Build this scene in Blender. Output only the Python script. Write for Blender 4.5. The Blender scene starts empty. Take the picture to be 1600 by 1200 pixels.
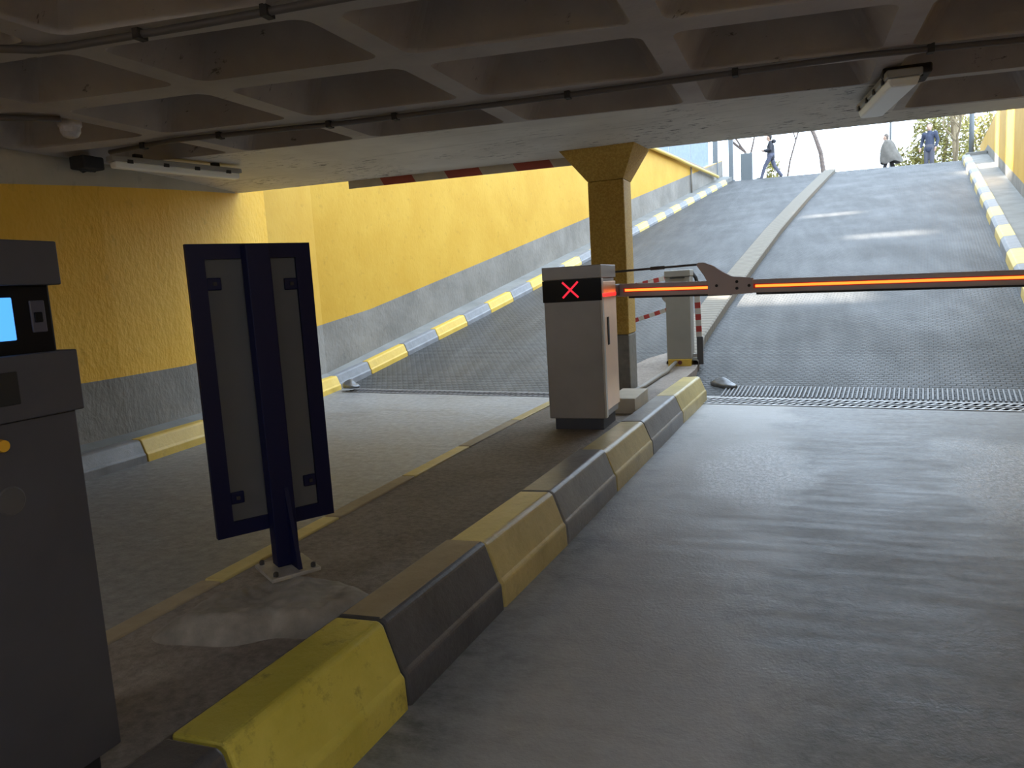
import bpy, bmesh, math, random
from mathutils import Vector, Matrix
random.seed(7)
C = bpy.context.scene.collection
SC = bpy.context.scene
FILL = 43.0  # emission of the fill lamps added out of view
# ------------------------------------------------------------------ camera solve
F = 1150.0; H = 1.2
def nrm(v): return Vector(v).normalized()
UPc = -nrm((510, 8700, F))
def horizon(x): return 600 - (510*(x-800) + F*F)/8700
Gc = nrm((440, horizon(1240)-600, F))
RTc = Gc.cross(UPc)
if RTc.x < 0: RTc = -RTc
R = Matrix((RTc, Gc, UPc))                     # photo ray (x right, y down, z forward) -> world
CAM = Vector((0, 0, H))
def ray(px, py): return R @ Vector((px-800, py-600, F))
def at(px, py, z=0.0):
    r = ray(px, py); return CAM + r*((z-H)/r.z)
def aty(px, py, y):
    r = ray(px, py); return CAM + r*(y/r.y)
def atplane(px, py, p, n):
    r = ray(px, py); n = Vector(n); return CAM + r*((Vector(p)-CAM).dot(n)/r.dot(n))
cam = bpy.data.cameras.new('camera'); co = bpy.data.objects.new('camera', cam); C.objects.link(co)
cam.sensor_width = 36; cam.lens = F/1600*36; cam.clip_start = .02; cam.clip_end = 500
cx, cy, cz = R @ Vector((1, 0, 0)), R @ Vector((0, -1, 0)), R @ Vector((0, 0, -1))
co.matrix_world = Matrix(((cx.x, cy.x, cz.x, 0), (cx.y, cy.y, cz.y, 0), (cx.z, cy.z, cz.z, H), (0, 0, 0, 1)))
SC.camera = co

# ramp frame: a = distance up the ramp, l = sideways
D2 = Vector((.141, .99)).normalized(); R2 = Vector((D2.y, -D2.x)); O2 = Vector((-1.0, 7.55)); SL = .21
def rp(a, l, dz=0.0):
    p = O2 + D2*a + R2*l
    return Vector((p.x, p.y, SL*max(a, 0)+dz))
def fl(a, l, z):
    p = O2 + D2*a + R2*l
    return Vector((p.x, p.y, z))
RANG = math.atan2(R2.y, R2.x)

# ------------------------------------------------------------------ materials
def new_mat(name):
    m = bpy.data.materials.new(name); m.use_nodes = True
    nt = m.node_tree; b = nt.nodes['Principled BSDF']
    return m, nt, b
def lk(nt, a, b): nt.links.new(a, b)
def mapping(nt, scale=(1, 1, 1), rot=(0, 0, 0)):
    tc = nt.nodes.new('ShaderNodeTexCoord'); mp = nt.nodes.new('ShaderNodeMapping')
    mp.inputs['Scale'].default_value = scale; mp.inputs['Rotation'].default_value = rot
    lk(nt, tc.outputs['Object'], mp.inputs['Vector']); return mp.outputs['Vector']
def noise(nt, vec, scale, detail=4, rough=.6):
    n = nt.nodes.new('ShaderNodeTexNoise'); n.inputs['Scale'].default_value = scale
    n.inputs['Detail'].default_value = detail; n.inputs['Roughness'].default_value = rough
    lk(nt, vec, n.inputs['Vector']); return n.outputs['Fac']
def ramp(nt, fac, stops):
    r = nt.nodes.new('ShaderNodeValToRGB'); e = r.color_ramp.elements
    while len(e) < len(stops): e.new(.5)
    for i, (p, c) in enumerate(stops):
        e[i].position = p; e[i].color = (c, c, c, 1) if not hasattr(c, '__len__') else (*c, 1)
    lk(nt, fac, r.inputs['Fac']); return r.outputs['Color']
def mix(nt, fac, a, b, mode='MIX'):
    m = nt.nodes.new('ShaderNodeMix'); m.data_type = 'RGBA'; m.blend_type = mode
    for s, v in ((m.inputs[0], fac), (m.inputs[6], a), (m.inputs[7], b)):
        if hasattr(v, 'default_value') or hasattr(v, 'is_linked'): lk(nt, v, s)
        elif hasattr(v, '__len__'): s.default_value = (*v, 1)
        else: s.default_value = v
    return m.outputs[2]
def bump(nt, b, height, strength=.3, dist=.01):
    n = nt.nodes.new('ShaderNodeBump'); n.inputs['Strength'].default_value = strength; n.inputs['Distance'].default_value = dist
    lk(nt, height, n.inputs['Height']); lk(nt, n.outputs['Normal'], b.inputs['Normal']); return n
def plain(name, col, rough=.5, metal=0., spec=.5, var=.0, vscale=8, emit=None, es=0, bmp=0, bsc=60):
    m, nt, b = new_mat(name)
    b.inputs['Base Color'].default_value = (*col, 1); b.inputs['Roughness'].default_value = rough
    b.inputs['Metallic'].default_value = metal; b.inputs['Specular IOR Level'].default_value = spec
    v = mapping(nt)
    if var:
        f = noise(nt, v, vscale, 5)
        lk(nt, mix(nt, ramp(nt, f, [(.3, 0.), (.72, 1.)]), [c*(1-var) for c in col], [min(1, c*(1+var)) for c in col]), b.inputs['Base Color'])
    if bmp: bump(nt, b, noise(nt, v, bsc, 4), bmp, .004)
    if emit:
        b.inputs['Emission Color'].default_value = (*emit, 1); b.inputs['Emission Strength'].default_value = es
    return m
M = {}
def stucco(name, col, col2, sc=26, bs=.8, bd=.02):
    m, nt, b = new_mat(name); v = mapping(nt)
    f = noise(nt, v, 1.3, 5); g = noise(nt, v, 9, 5)
    c = mix(nt, ramp(nt, f, [(.38, 0.), (.68, 1.)]), col, col2)
    c = mix(nt, ramp(nt, g, [(.60, 0.), (.75, .45)]), c, [x*.62 for x in col])
    lk(nt, c, b.inputs['Base Color']); b.inputs['Roughness'].default_value = .62; b.inputs['Specular IOR Level'].default_value = .35
    vs = mapping(nt, (1, 1, .55), (.5, .4, 0))
    h = mix(nt, .5, noise(nt, vs, sc, 3, .5), noise(nt, v, 8, 3))
    bump(nt, b, h, bs, bd); return m
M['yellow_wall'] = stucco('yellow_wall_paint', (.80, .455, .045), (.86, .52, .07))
M['grey_wall'] = stucco('grey_wall_paint', (.20, .188, .168), (.30, .282, .255))
M['cream_wall'] = stucco('cream_wall_paint', (.42, .38, .30), (.5, .45, .36), bs=.3)
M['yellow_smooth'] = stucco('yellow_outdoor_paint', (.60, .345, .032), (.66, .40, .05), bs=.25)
# interior floor
def floor_mat():
    m, nt, b = new_mat('worn_concrete_floor'); v = mapping(nt)
    st = noise(nt, mapping(nt, (1.1, 6.0, 1), (0, 0, .12)), 2.2, 7, .62)
    bl = noise(nt, v, .9, 4, .55); fi = noise(nt, v, 16, 6, .7)
    c = mix(nt, ramp(nt, st, [(.36, 0.), (.66, 1.)]), (.075, .077, .081), (.33, .332, .338))
    c = mix(nt, ramp(nt, bl, [(.35, 0.), (.62, 1.)]), c, (.28, .28, .28), 'MIX')
    c = mix(nt, .36, c, mix(nt, ramp(nt, fi, [(.35, 0.), (.68, 1.)]), (.06, .06, .062), (.42, .42, .425)))
    # worn wheel band beside the kerb, and two polished patches of broken surface
    tc = nt.nodes.new('ShaderNodeTexCoord'); wn = nt.nodes.new('ShaderNodeTexNoise'); wn.inputs['Scale'].default_value = 2.6; wn.inputs['Detail'].default_value = 7
    lk(nt, tc.outputs['Object'], wn.inputs['Vector'])
    wp = nt.nodes.new('ShaderNodeVectorMath'); wp.operation = 'MULTIPLY_ADD'; wp.inputs[1].default_value = (.75, .75, 0); wp.inputs[2].default_value = (-.37, -.37, 0)
    lk(nt, wn.outputs['Color'], wp.inputs[0])
    ad = nt.nodes.new('ShaderNodeVectorMath'); ad.operation = 'ADD'; lk(nt, wp.outputs[0], ad.inputs[0]); lk(nt, tc.outputs['Object'], ad.inputs[1])
    sx = nt.nodes.new('ShaderNodeSeparateXYZ'); lk(nt, ad.outputs[0], sx.inputs[0])
    mr = nt.nodes.new('ShaderNodeMapRange'); mr.inputs[1].default_value = -1.5; mr.inputs[2].default_value = 1.5; lk(nt, sx.outputs['X'], mr.inputs[0])
    band = ramp(nt, mr.outputs[0], [(.16, 0.), (.26, 1.), (.44, 1.), (.53, 0.)])
    c = mix(nt, band, c, mix(nt, .62, c, (.50, .49, .48)))
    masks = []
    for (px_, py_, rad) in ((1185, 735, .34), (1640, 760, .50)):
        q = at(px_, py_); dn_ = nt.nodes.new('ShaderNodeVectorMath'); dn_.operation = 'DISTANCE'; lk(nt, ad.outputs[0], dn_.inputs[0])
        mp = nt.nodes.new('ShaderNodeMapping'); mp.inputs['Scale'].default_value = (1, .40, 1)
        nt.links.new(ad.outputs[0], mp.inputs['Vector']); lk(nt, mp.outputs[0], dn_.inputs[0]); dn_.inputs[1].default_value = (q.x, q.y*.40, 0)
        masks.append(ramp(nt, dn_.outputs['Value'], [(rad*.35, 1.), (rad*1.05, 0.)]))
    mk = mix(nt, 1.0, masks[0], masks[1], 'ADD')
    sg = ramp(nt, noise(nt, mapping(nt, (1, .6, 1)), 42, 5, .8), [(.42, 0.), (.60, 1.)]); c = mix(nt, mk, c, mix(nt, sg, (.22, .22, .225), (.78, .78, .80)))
    c = mix(nt, 1.0, c, (.86, .86, .865), 'MULTIPLY')
    lk(nt, c, b.inputs['Base Color'])
    ro = ramp(nt, mix(nt, .5, bl, st), [(.36, .38), (.62, .60)])
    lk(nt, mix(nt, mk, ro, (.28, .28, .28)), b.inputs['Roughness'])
    b.inputs['Specular IOR Level'].default_value = .42
    f2 = ramp(nt, noise(nt, v, 30, 5, .75), [(.3, 0.), (.7, 1.)])
    h = mix(nt, .45, fi, noise(nt, v, 70, 3)); bm_ = bump(nt, b, h, .4, .009); b2_ = bump(nt, b, mix(nt, 1.0, mk, f2, 'MULTIPLY'), .3, .012); lk(nt, bm_.outputs['Normal'], b2_.inputs['Normal']); return m
M['floor'] = floor_mat()
def ramp_mat():
    m, nt, b = new_mat('ribbed_ramp_concrete')
    v = mapping(nt, (1, 1, 1), (0, 0, -RANG))
    st = noise(nt, mapping(nt, (2.6, .35, 1), (0, 0, -RANG)), 1.6, 6, .6)
    bl = noise(nt, v, .7, 4); fi = noise(nt, v, 22, 5)
    c = mix(nt, ramp(nt, st, [(.40, 0.), (.64, 1.)]), (.042, .044, .047), (.108, .110, .114))
    c = mix(nt, .35, c, mix(nt, ramp(nt, bl, [(.35, 0.), (.65, 1.)]), (.038, .039, .041), (.11, .11, .109)))
    c = mix(nt, .25, c, mix(nt, fi, (.022, .022, .024), (.115, .115, .115)))
    br = nt.nodes.new('ShaderNodeTexBrick'); br.inputs['Scale'].default_value = 1
    br.inputs['Brick Width'].default_value = .085; br.inputs['Row Height'].default_value = .055
    br.inputs['Mortar Size'].default_value = .016; br.inputs['Mortar Smooth'].default_value = .6; br.offset = .5
    br.inputs['Color1'].default_value = (1, 1, 1, 1); br.inputs['Color2'].default_value = (.8, .8, .8, 1); br.inputs['Mortar'].default_value = (0, 0, 0, 1)
    lk(nt, v, br.inputs['Vector'])
    c = mix(nt, .34, c, br.outputs['Color'], 'MULTIPLY')
    lk(nt, c, b.inputs['Base Color'])
    lk(nt, ramp(nt, bl, [(.3, .5), (.7, .7)]), b.inputs['Roughness']); b.inputs['Specular IOR Level'].default_value = .36
    bump(nt, b, mix(nt, .3, br.outputs['Color'], fi), .75, .014); return m
M['ramp'] = ramp_mat()
def dirt_mat():
    m, nt, b = new_mat('dirty_rough_concrete'); v = mapping(nt)
    a = noise(nt, v, 2.2, 7, .65); f = noise(nt, v, 30, 6, .7)
    c = mix(nt, ramp(nt, a, [(.35, 0.), (.66, 1.)]), (.060, .050, .043), (.125, .105, .088))
    c = mix(nt, .5, c, mix(nt, ramp(nt, f, [(.35, 0.), (.7, 1.)]), (.045, .037, .032), (.17, .15, .13)))
    lk(nt, c, b.inputs['Base Color']); b.inputs['Roughness'].default_value = .8
    bump(nt, b, f, .6, .012); return m
M['dirt'] = dirt_mat()
def kerb_mat(name, c1, c2, dirt, rough=.38, amount=.5):
    m, nt, b = new_mat(name); v = mapping(nt)
    a = noise(nt, v, 5, 6, .65); f = noise(nt, v, 38, 5, .7)
    c = mix(nt, ramp(nt, a, [(.35, 0.), (.65, 1.)]), c1, c2)
    c = mix(nt, ramp(nt, noise(nt, v, 11, 6, .75), [(.55, 0.), (.75, amount)]), c, dirt)
    lk(nt, c, b.inputs['Base Color']); b.inputs['Roughness'].default_value = rough
    bump(nt, b, mix(nt, .5, a, f), .45, .008); return m
M['kerb_yellow'] = kerb_mat('worn_yellow_kerb_paint', (.42, .34, .13), (.56, .46, .19), (.25, .19, .09))
M['kerb_yellow_dirty'] = kerb_mat('dirty_yellow_kerb_paint', (.48, .41, .06), (.58, .50, .10), (.12, .09, .02), .28, .85)
M['kerb_grey'] = kerb_mat('worn_grey_kerb_paint', (.15, .15, .155), (.23, .23, .24), (.09, .085, .08))
M['kerb_dark'] = kerb_mat('dark_grey_kerb_paint', (.055, .055, .06), (.09, .09, .10), (.035, .033, .032), .34)
M['kerb_sand'] = kerb_mat('bare_sandy_kerb', (.30, .24, .16), (.38, .31, .21), (.2, .16, .12), .6)
M['ramp_yellow'] = kerb_mat('bright_yellow_kerb_paint', (.60, .39, .05), (.70, .48, .09), (.42, .28, .08), .5)
M['ramp_pale'] = kerb_mat('sun_faded_yellow_kerb_paint', (.62, .47, .14), (.70, .55, .2), (.42, .3, .1), .5)
M['ramp_grey'] = kerb_mat('light_grey_kerb_paint', (.17, .175, .19), (.24, .25, .27), (.12, .12, .12), .5)
M['brick_strip'] = kerb_mat('pale_paver_strip', (.24, .21, .16), (.32, .28, .21), (.15, .13, .10), .7)
def ceil_mat():
    m, nt, b = new_mat('old_painted_concrete'); v = mapping(nt)
    a = noise(nt, v, 1.4, 6, .6); s = noise(nt, mapping(nt, (.5, 2.2, 1)), 9, 7, .72)
    c = mix(nt, ramp(nt, a, [(.35, 0.), (.65, 1.)]), (.31, .275, .26), (.42, .38, .355))
    c = mix(nt, ramp(nt, s, [(.635, 0.), (.68, .8)]), c, (.05, .042, .038))
    lk(nt, c, b.inputs['Base Color']); b.inputs['Roughness'].default_value = .7
    bump(nt, b, mix(nt, .5, s, noise(nt, v, 40, 4)), .35, .01); return m
M['ceiling'] = ceil_mat()
def beam_mat():
    m, nt, b = new_mat('peeling_pale_beam_paint'); v = mapping(nt)
    a = noise(nt, v, 1.6, 5); ln = noise(nt, mapping(nt, (.25, 9, 1), (0, 0, -.08)), 2.2, 3)
    c = mix(nt, ramp(nt, a, [(.35, 0.), (.66, 1.)]), (.52, .485, .44), (.64, .605, .55))
    c = mix(nt, ramp(nt, ln, [(.60, 0.), (.68, .35)]), c, (.25, .225, .20))
    sp = noise(nt, mapping(nt, (3, 9, 1), (0, 0, -.1)), 2.6, 8, .72); zone = noise(nt, v, .9, 2)
    k = mix(nt, 1.0, ramp(nt, sp, [(.565, 0.), (.60, 1.)]), ramp(nt, zone, [(.47, 0.), (.56, 1.)]), 'MULTIPLY')
    c = mix(nt, k, c, (.06, .05, .045))
    lk(nt, c, b.inputs['Base Color']); b.inputs['Roughness'].default_value = .6
    bump(nt, b, mix(nt, .6, ln, k), .3, .012); return m
M['beam'] = beam_mat()
def pillar_mat():
    m, nt, b = new_mat('yellow_pillar_roughcast'); v = mapping(nt)
    f = noise(nt, v, 55, 4, .7)
    lk(nt, mix(nt, ramp(nt, f, [(.42, 0.), (.6, 1.)]), (.42, .25, .035), (.56, .36, .07)), b.inputs['Base Color'])
    b.inputs['Roughness'].default_value = .6; bump(nt, b, f, .7, .012); return m
M['pillar'] = pillar_mat()
M['pillar_grey'] = plain('grey_pillar_base_paint', (.19, .18, .165), .6, var=.2, vscale=20, bmp=.4)
M['steel_grey'] = plain('brushed_grey_steel', (.30, .288, .285), .38, .25, var=.10, vscale=3)
M['kiosk_grey'] = plain('dark_grey_powder_coat', (.055, .055, .067), .5, 0, .4, var=.1, vscale=5)
M['kiosk_dark'] = plain('black_plastic', (.006, .006, .007), .45, spec=.15)
M['kiosk_edge'] = plain('deep_grey_metal', (.07, .068, .072), .5)
M['silver'] = plain('pale_silver_metal', (.55, .53, .50), .35, .25, var=.05)
M['door_reflection'] = plain('door_enamel_wall_reflection', (.92, .60, .36), .3, .55, var=.04)  # peach tint paints the yellow wall's reflected light into the door
M['black_glass'] = plain('black_display_glass', (.004, .004, .006), .25, spec=.15)
M['black'] = plain('matt_black', (.01, .01, .01), .6)
M['navy'] = plain('navy_blue_paint', (.002, .003, .030), .5, spec=.2)
M['sign_panel'] = plain('grey_sign_back', (.07, .072, .08), .7, var=.08, vscale=3)
M['plate_steel'] = plain('dusty_steel_plate', (.34, .32, .29), .5, .3, var=.25, vscale=14)
M['blue_screen'] = plain('blue_screen_glow', (.02, .1, .3), .3, emit=(.08, .35, 1.0), es=1.1)
M['amber'] = plain('amber_button', (.6, .33, .03), .25)
M['icon_grey'] = plain('dim_reader_print', (.06, .06, .085), .4)
M['red_led'] = plain('red_led', (.3, .01, .02), .4, emit=(1, .02, .05), es=.75)
M['red_bar'] = plain('red_emissive_strip', (.4, .01, .01), .4, emit=(1, .012, .012), es=1.6)
M['orange_led'] = plain('orange_red_led_strip', (.5, .1, .02), .4, emit=(1, .17, .018), es=2.2)
M['led_rim'] = plain('red_translucent_strip', (.35, .02, .015), .4, emit=(1, .02, .01), es=.12)
M['arm'] = plain('grey_brown_arm_metal', (.48, .40, .39), .4, .1)
M['arm_dark'] = plain('black_rubber_seal', (.015, .013, .013), .6)
M['white_red_w'] = plain('white_bar_paint', (.55, .52, .48), .45, var=.1)
M['white_red_r'] = plain('red_bar_paint', (.40, .045, .04), .45, var=.15)
M['board_white'] = plain('cream_board_paint', (.52, .46, .36), .6, var=.1)
M['board_red'] = plain('rust_red_board_paint', (.36, .075, .05), .6, var=.1)
M['barrier2'] = plain('warm_grey_gate_paint', (.27, .26, .235), .45, 0, var=.06, vscale=4)
M['barrier2_yellow'] = plain('yellow_gate_base', (.55, .36, .05), .5, var=.2)
M['concrete_white'] = plain('pale_cast_concrete', (.52, .47, .38), .7, var=.1, bmp=.2)
M['pipe'] = plain('grey_conduit', (.20, .185, .16), .5, .2)
M['ceil_pipe'] = plain('dark_painted_conduit', (.10, .085, .078), .55)
M['grate'] = plain('worn_steel_grate', (.50, .50, .51), .45, .2, var=.2, vscale=12)
M['grate_dark'] = plain('rusty_dark_grate', (.16, .155, .16), .7, var=.3, vscale=10)
M['pit'] = plain('drain_pit_dark', (.006, .006, .008), .95, spec=0)
M['lump'] = plain('scuffed_grey_metal', (.15, .155, .165), .32, .35, var=.25, vscale=14, bmp=.4, bsc=14)
M['lamp_white'] = plain('lamp_diffuser_plastic', (.86, .86, .82), .35)
M['lamp_body'] = plain('grey_lamp_housing', (.32, .31, .29), .5)
M['soot'] = plain('sooty_black_plastic', (.03, .026, .024), .8)
M['fixture'] = plain('dusty_white_plastic', (.48, .45, .46), .5, var=.2, vscale=20)
M['street'] = plain('street_paving', (.22, .22, .23), .7, var=.15, vscale=2)
M['ledge'] = plain('grey_ledge_concrete', (.21, .21, .20), .7, var=.2, vscale=2.5, bmp=.3)
M['coping'] = plain('brown_coping_stone', (.30, .25, .21), .7, var=.15)
M['rail_yellow'] = plain('yellow_rail_paint', (.66, .48, .12), .5)
M['fence_panel'] = plain('pale_blue_corrugated_sheet', (.25, .31, .38), .5, var=.1)
M['post_grey'] = plain('blue_grey_post_paint', (.14, .155, .165), .5)
M['box_grey'] = plain('slate_cabinet_paint', (.12, .135, .14), .5)
M['post_green'] = plain('green_post_paint', (.08, .30, .17), .5)
M['bark'] = plain('bark', (.17, .13, .11), .9, var=.3, vscale=10, bmp=.5)
M['twig'] = plain('dry_branch', (.26, .20, .12), .9, var=.2)
M['leaf'] = plain('yellow_green_leaf', (.26, .23, .06), .6, var=.35, vscale=3)
M['leaf_low'] = plain('olive_leaf', (.20, .20, .07), .6, var=.3, vscale=3)
M['shade_block'] = plain('pale_render', (.62, .60, .56), .8, var=.06, vscale=.5)
M['glass'] = plain('window_glass_dark', (.08, .10, .12), .15)
M['skin'] = plain('skin', (.55, .36, .27), .6)
M['hair'] = plain('dark_hair', (.05, .04, .035), .7)
M['hair_grey'] = plain('grey_brown_hair', (.16, .13, .11), .7)
M['jacket_dark'] = plain('dark_jacket_cloth', (.045, .045, .055), .8, var=.2)
M['jacket_navy'] = plain('navy_jacket_cloth', (.05, .06, .10), .8, var=.15)
M['jeans'] = plain('grey_blue_jeans', (.10, .105, .15), .8, var=.15)
M['trousers'] = plain('grey_trousers', (.10, .10, .125), .8)
M['trousers_black'] = plain('black_trousers', (.025, .022, .024), .8)
M['poncho'] = plain('oatmeal_wool_shawl', (.17, .155, .135), .9, var=.2, vscale=6)
M['shoe'] = plain('black_shoe', (.02, .02, .02), .5)
M['phone'] = plain('phone_dark', (.02, .02, .025), .3)

# ------------------------------------------------------------------ mesh helpers
class MB:
    def __init__(s): s.v = []; s.f = []; s.m = []
    def add(s, vs, fs, mi=0):
        o = len(s.v); s.v += [Vector(v) for v in vs]
        s.f += [tuple(o+i for i in f) for f in fs]; s.m += [mi]*len(fs); return s
    def hexa(s, p, mi=0):   # 8 points: bottom ring 0-3, top ring 4-7
        return s.add(p, [(3, 2, 1, 0), (4, 5, 6, 7), (0, 1, 5, 4), (1, 2, 6, 5), (2, 3, 7, 6), (3, 0, 4, 7)], mi)
    def box(s, x0, x1, y0, y1, z0, z1, mi=0):
        return s.hexa([(x0, y0, z0), (x1, y0, z0), (x1, y1, z0), (x0, y1, z0), (x0, y0, z1), (x1, y0, z1), (x1, y1, z1), (x0, y1, z1)], mi)
    def prism(s, prof, a, b, mi=0):   # prof: callables or lists of points at both ends
        n = len(a); vs = list(a)+list(b)
        fs = [tuple(range(n))[::-1], tuple(range(n, 2*n))] + [(i, (i+1) % n, n+(i+1) % n, n+i) for i in range(n)]
        return s.add(vs, fs, mi)
    def tube(s, pts, r, seg=10, mi=0):
        pts = [Vector(p) for p in pts]; rr = r if hasattr(r, '__len__') else [r]*len(pts)
        rings = []; prev = None
        for i, p in enumerate(pts):
            d = (pts[min(i+1, len(pts)-1)] - pts[max(i-1, 0)]).normalized()
            if prev is None:
                u = d.cross(Vector((0, 0, 1)));  u = u if u.length > .05 else d.cross(Vector((1, 0, 0)))
            else: u = prev - d*prev.dot(d)
            u.normalize(); prev = u; w = d.cross(u)
            rings.append([p + (u*math.cos(2*math.pi*k/seg) + w*math.sin(2*math.pi*k/seg))*rr[i] for k in range(seg)])
        vs = [q for g in rings for q in g]; n = len(pts)
        fs = [tuple(range(seg))[::-1], tuple((n-1)*seg+k for k in range(seg))]
        for i in range(n-1):
            for k in range(seg): fs.append((i*seg+k, i*seg+(k+1) % seg, (i+1)*seg+(k+1) % seg, (i+1)*seg+k))
        return s.add(vs, fs, mi)
    def lathe(s, c, prof, seg=24, mi=0):   # prof: (r, z)
        c = Vector(c); vs = []; fs = []
        for r, z in prof:
            for k in range(seg): vs.append(c + Vector((r*math.cos(2*math.pi*k/seg), r*math.sin(2*math.pi*k/seg), z)))
        for i in range(len(prof)-1):
            for k in range(seg): fs.append((i*seg+k, i*seg+(k+1) % seg, (i+1)*seg+(k+1) % seg, (i+1)*seg+k))
        fs += [tuple(range(seg))[::-1], tuple((len(prof)-1)*seg+k for k in range(seg))]
        return s.add(vs, fs, mi)
    def build(s, name, mats, parent=None, loc=None, bev=0, smooth=False, rotz=0, seg=2):
        mats = mats if isinstance(mats, (list, tuple)) else [mats]
        base = Vector((0, 0, 0))
        if loc is not None: base = Vector(loc)
        elif parent is not None: base = Vector(parent['_w'])
        inv = Matrix.Rotation(-rotz, 4, 'Z')
        me = bpy.data.meshes.new(name); me.from_pydata([inv @ (v-base) for v in s.v], [], s.f)
        for m in mats: me.materials.append(M[m] if isinstance(m, str) else m)
        for p, i in zip(me.polygons, s.m): p.material_index = i
        bm = bmesh.new(); bm.from_mesh(me); bmesh.ops.recalc_face_normals(bm, faces=bm.faces)
        if bev:
            es = [e for e in bm.edges if len(e.link_faces) == 2 and e.calc_face_angle(0) > .5]
            bmesh.ops.bevel(bm, geom=es, offset=bev, segments=seg, profile=.5, affect='EDGES', clamp_overlap=True)
        bm.to_mesh(me); bm.free()
        if smooth:
            for p in me.polygons: p.use_smooth = True
        o = bpy.data.objects.new(name, me); C.objects.link(o)
        if parent is not None:
            o.parent = parent; o.location = (0, 0, 0); o['_w'] = list(parent['_w'])
        else:
            o.location = base; o.rotation_euler.z = rotz; o['_w'] = list(base)
        return o
def tag(o, label=None, cat=None, group=None, kind=None):
    if label: o['label'] = label
    if cat: o['category'] = cat
    if group: o['group'] = group
    if kind: o['kind'] = kind
    return o
def thing(name, loc, label, cat, group=None):
    o = bpy.data.objects.new(name, None); C.objects.link(o); o.location = loc; o['_w'] = list(loc); o.empty_display_size = .1
    return tag(o, label, cat, group)
def struct(o): o['kind'] = 'structure'; return o
def loft_quads(mb, rows, mi=0):    # rows: list of equal-length point lists
    n = len(rows[0]); vs = [p for r in rows for p in r]
    fs = [(i*n+k, i*n+k+1, (i+1)*n+k+1, (i+1)*n+k) for i in range(len(rows)-1) for k in range(n-1)]
    mb.add(vs, fs, mi)

ISL = .20      # island top
KT = .235      # kerb top
# ------------------------------------------------------------------ floor, ramp, street
def drain_a(l): return 0.0
mb = MB(); rows = []
for l in (-9, -4.45, -2, 0, 2, 3.1, 9):
    e = fl(0.0, l, 0); rows.append([Vector((e.x + .0, -10, 0)), Vector((e.x, -4, 0)), Vector((e.x, 2, 0)), e])
loft_quads(mb, rows); struct(mb.build('floor', 'floor'))
def crest(l): return 21.45 - .29*l
def street_z(l): return SL*crest(l)
mb = MB(); rows = []
for l in (-5.3, -4.45, -2.5, -.7, 1.2, 3.1, 4.0):
    rows.append([rp(a, l) if a < 1 else rp(crest(l)*a/100, l) for a in (0, 5, 20, 40, 60, 80, 100)])
loft_quads(mb, rows); struct(mb.build('ramp', 'ramp'))
mb = MB(); rows = []
for l in (-40, -12, -5.3, -2.5, 0, 3.1, 12, 40):
    lc = max(-5.3, min(4, l))
    rows.append([fl(crest(lc), l, street_z(lc)), fl(crest(lc)+6, l, street_z(lc)), fl(70, l, street_z(lc))])
loft_quads(mb, rows); struct(mb.build('street', 'street'))

# ------------------------------------------------------------------ left wall (interior + ramp)
def lcurb(a): # curb foot offset on the ramp
    return -4.60 + .15*min(1, a/3) + .05*min(1, max(0, (a-3)/3))
int_pts = [(-4.72, -10), (-4.72, 2.0), (-4.74, 3.8), (-4.76, 4.4), (-4.86, 5.2), (-4.945, 5.65), (-5.045, 6.1), (-5.105, 6.35), (-5.109, 6.365), (-5.265, 7.0)]
st = []    # x, y, ground z, gray top, yellow top
for x, y in int_pts:
    yt = 2.10 + (y-3.6)*.083 if y < 6.36 else 2.95
    st.append((Vector((x-.32, y, 0)), 0., .66+max(0, y-5.2)*.055, max(1.9, yt)))
ramp_st = [0, 1, 2, 3, 5, 8, 11, 14, 17, 19.5, 21.5, 23]
def wl(a): return -4.88
mbw = MB(); rows_g = []; rows_y = []; rows_c = []
def topz(a): return 4.92
allst = []
for p, g, gt, yt in st: allst.append((p, g, gt, yt, 2.9))
for a in ramp_st:
    p = rp(a, wl(a)); allst.append((Vector((p.x, p.y, 0)), p.z, p.z+.79+(.06 if a == 0 else 0), None, None))
gz = [(p, g, gt) for p, g, gt, _, _ in allst]
fin = []
for i, (p, g, gt, yt, ct) in enumerate(allst):
    out = yt is None
    t = 4.92 if out else max(yt, gt)
    if out: t = max(4.92, gt+.02); 
    fin.append((p, g, gt, t))
# the vertical faces of the interior stretch and of the outdoor stretch
def wall_rows(lst, lo, hi): return [[Vector((p[0].x, p[0].y, p[lo] if lo else p[1]-.3)), Vector((p[0].x, p[0].y, p[hi]))] for p in lst]
ni = len(st)
inner = fin[:ni]; outer = fin[ni-1:]
outer = [(p, g, gt, max(4.92, gt+.02)) for p, g, gt, t in [(fin[ni-1][0], fin[ni-1][1], fin[ni-1][2], 4.92)]+fin[ni:]]
mb = MB()
loft_quads(mb, [[Vector((p.x, p.y, g-.3)), Vector((p.x, p.y, gt))] for p, g, gt, t in inner], 1)
loft_quads(mb, [[Vector((p.x, p.y, gt)), Vector((p.x, p.y, t))] for p, g, gt, t in inner], 0)
loft_quads(mb, [[Vector((p.x, p.y, t)), Vector((p.x, p.y, 2.95))] for p, g, gt, t in inner], 2)
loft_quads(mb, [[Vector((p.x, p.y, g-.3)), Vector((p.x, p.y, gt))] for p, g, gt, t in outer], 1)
loft_quads(mb, [[Vector((p.x, p.y, gt)), Vector((p.x, p.y, t))] for p, g, gt, t in outer], 3)
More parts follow.
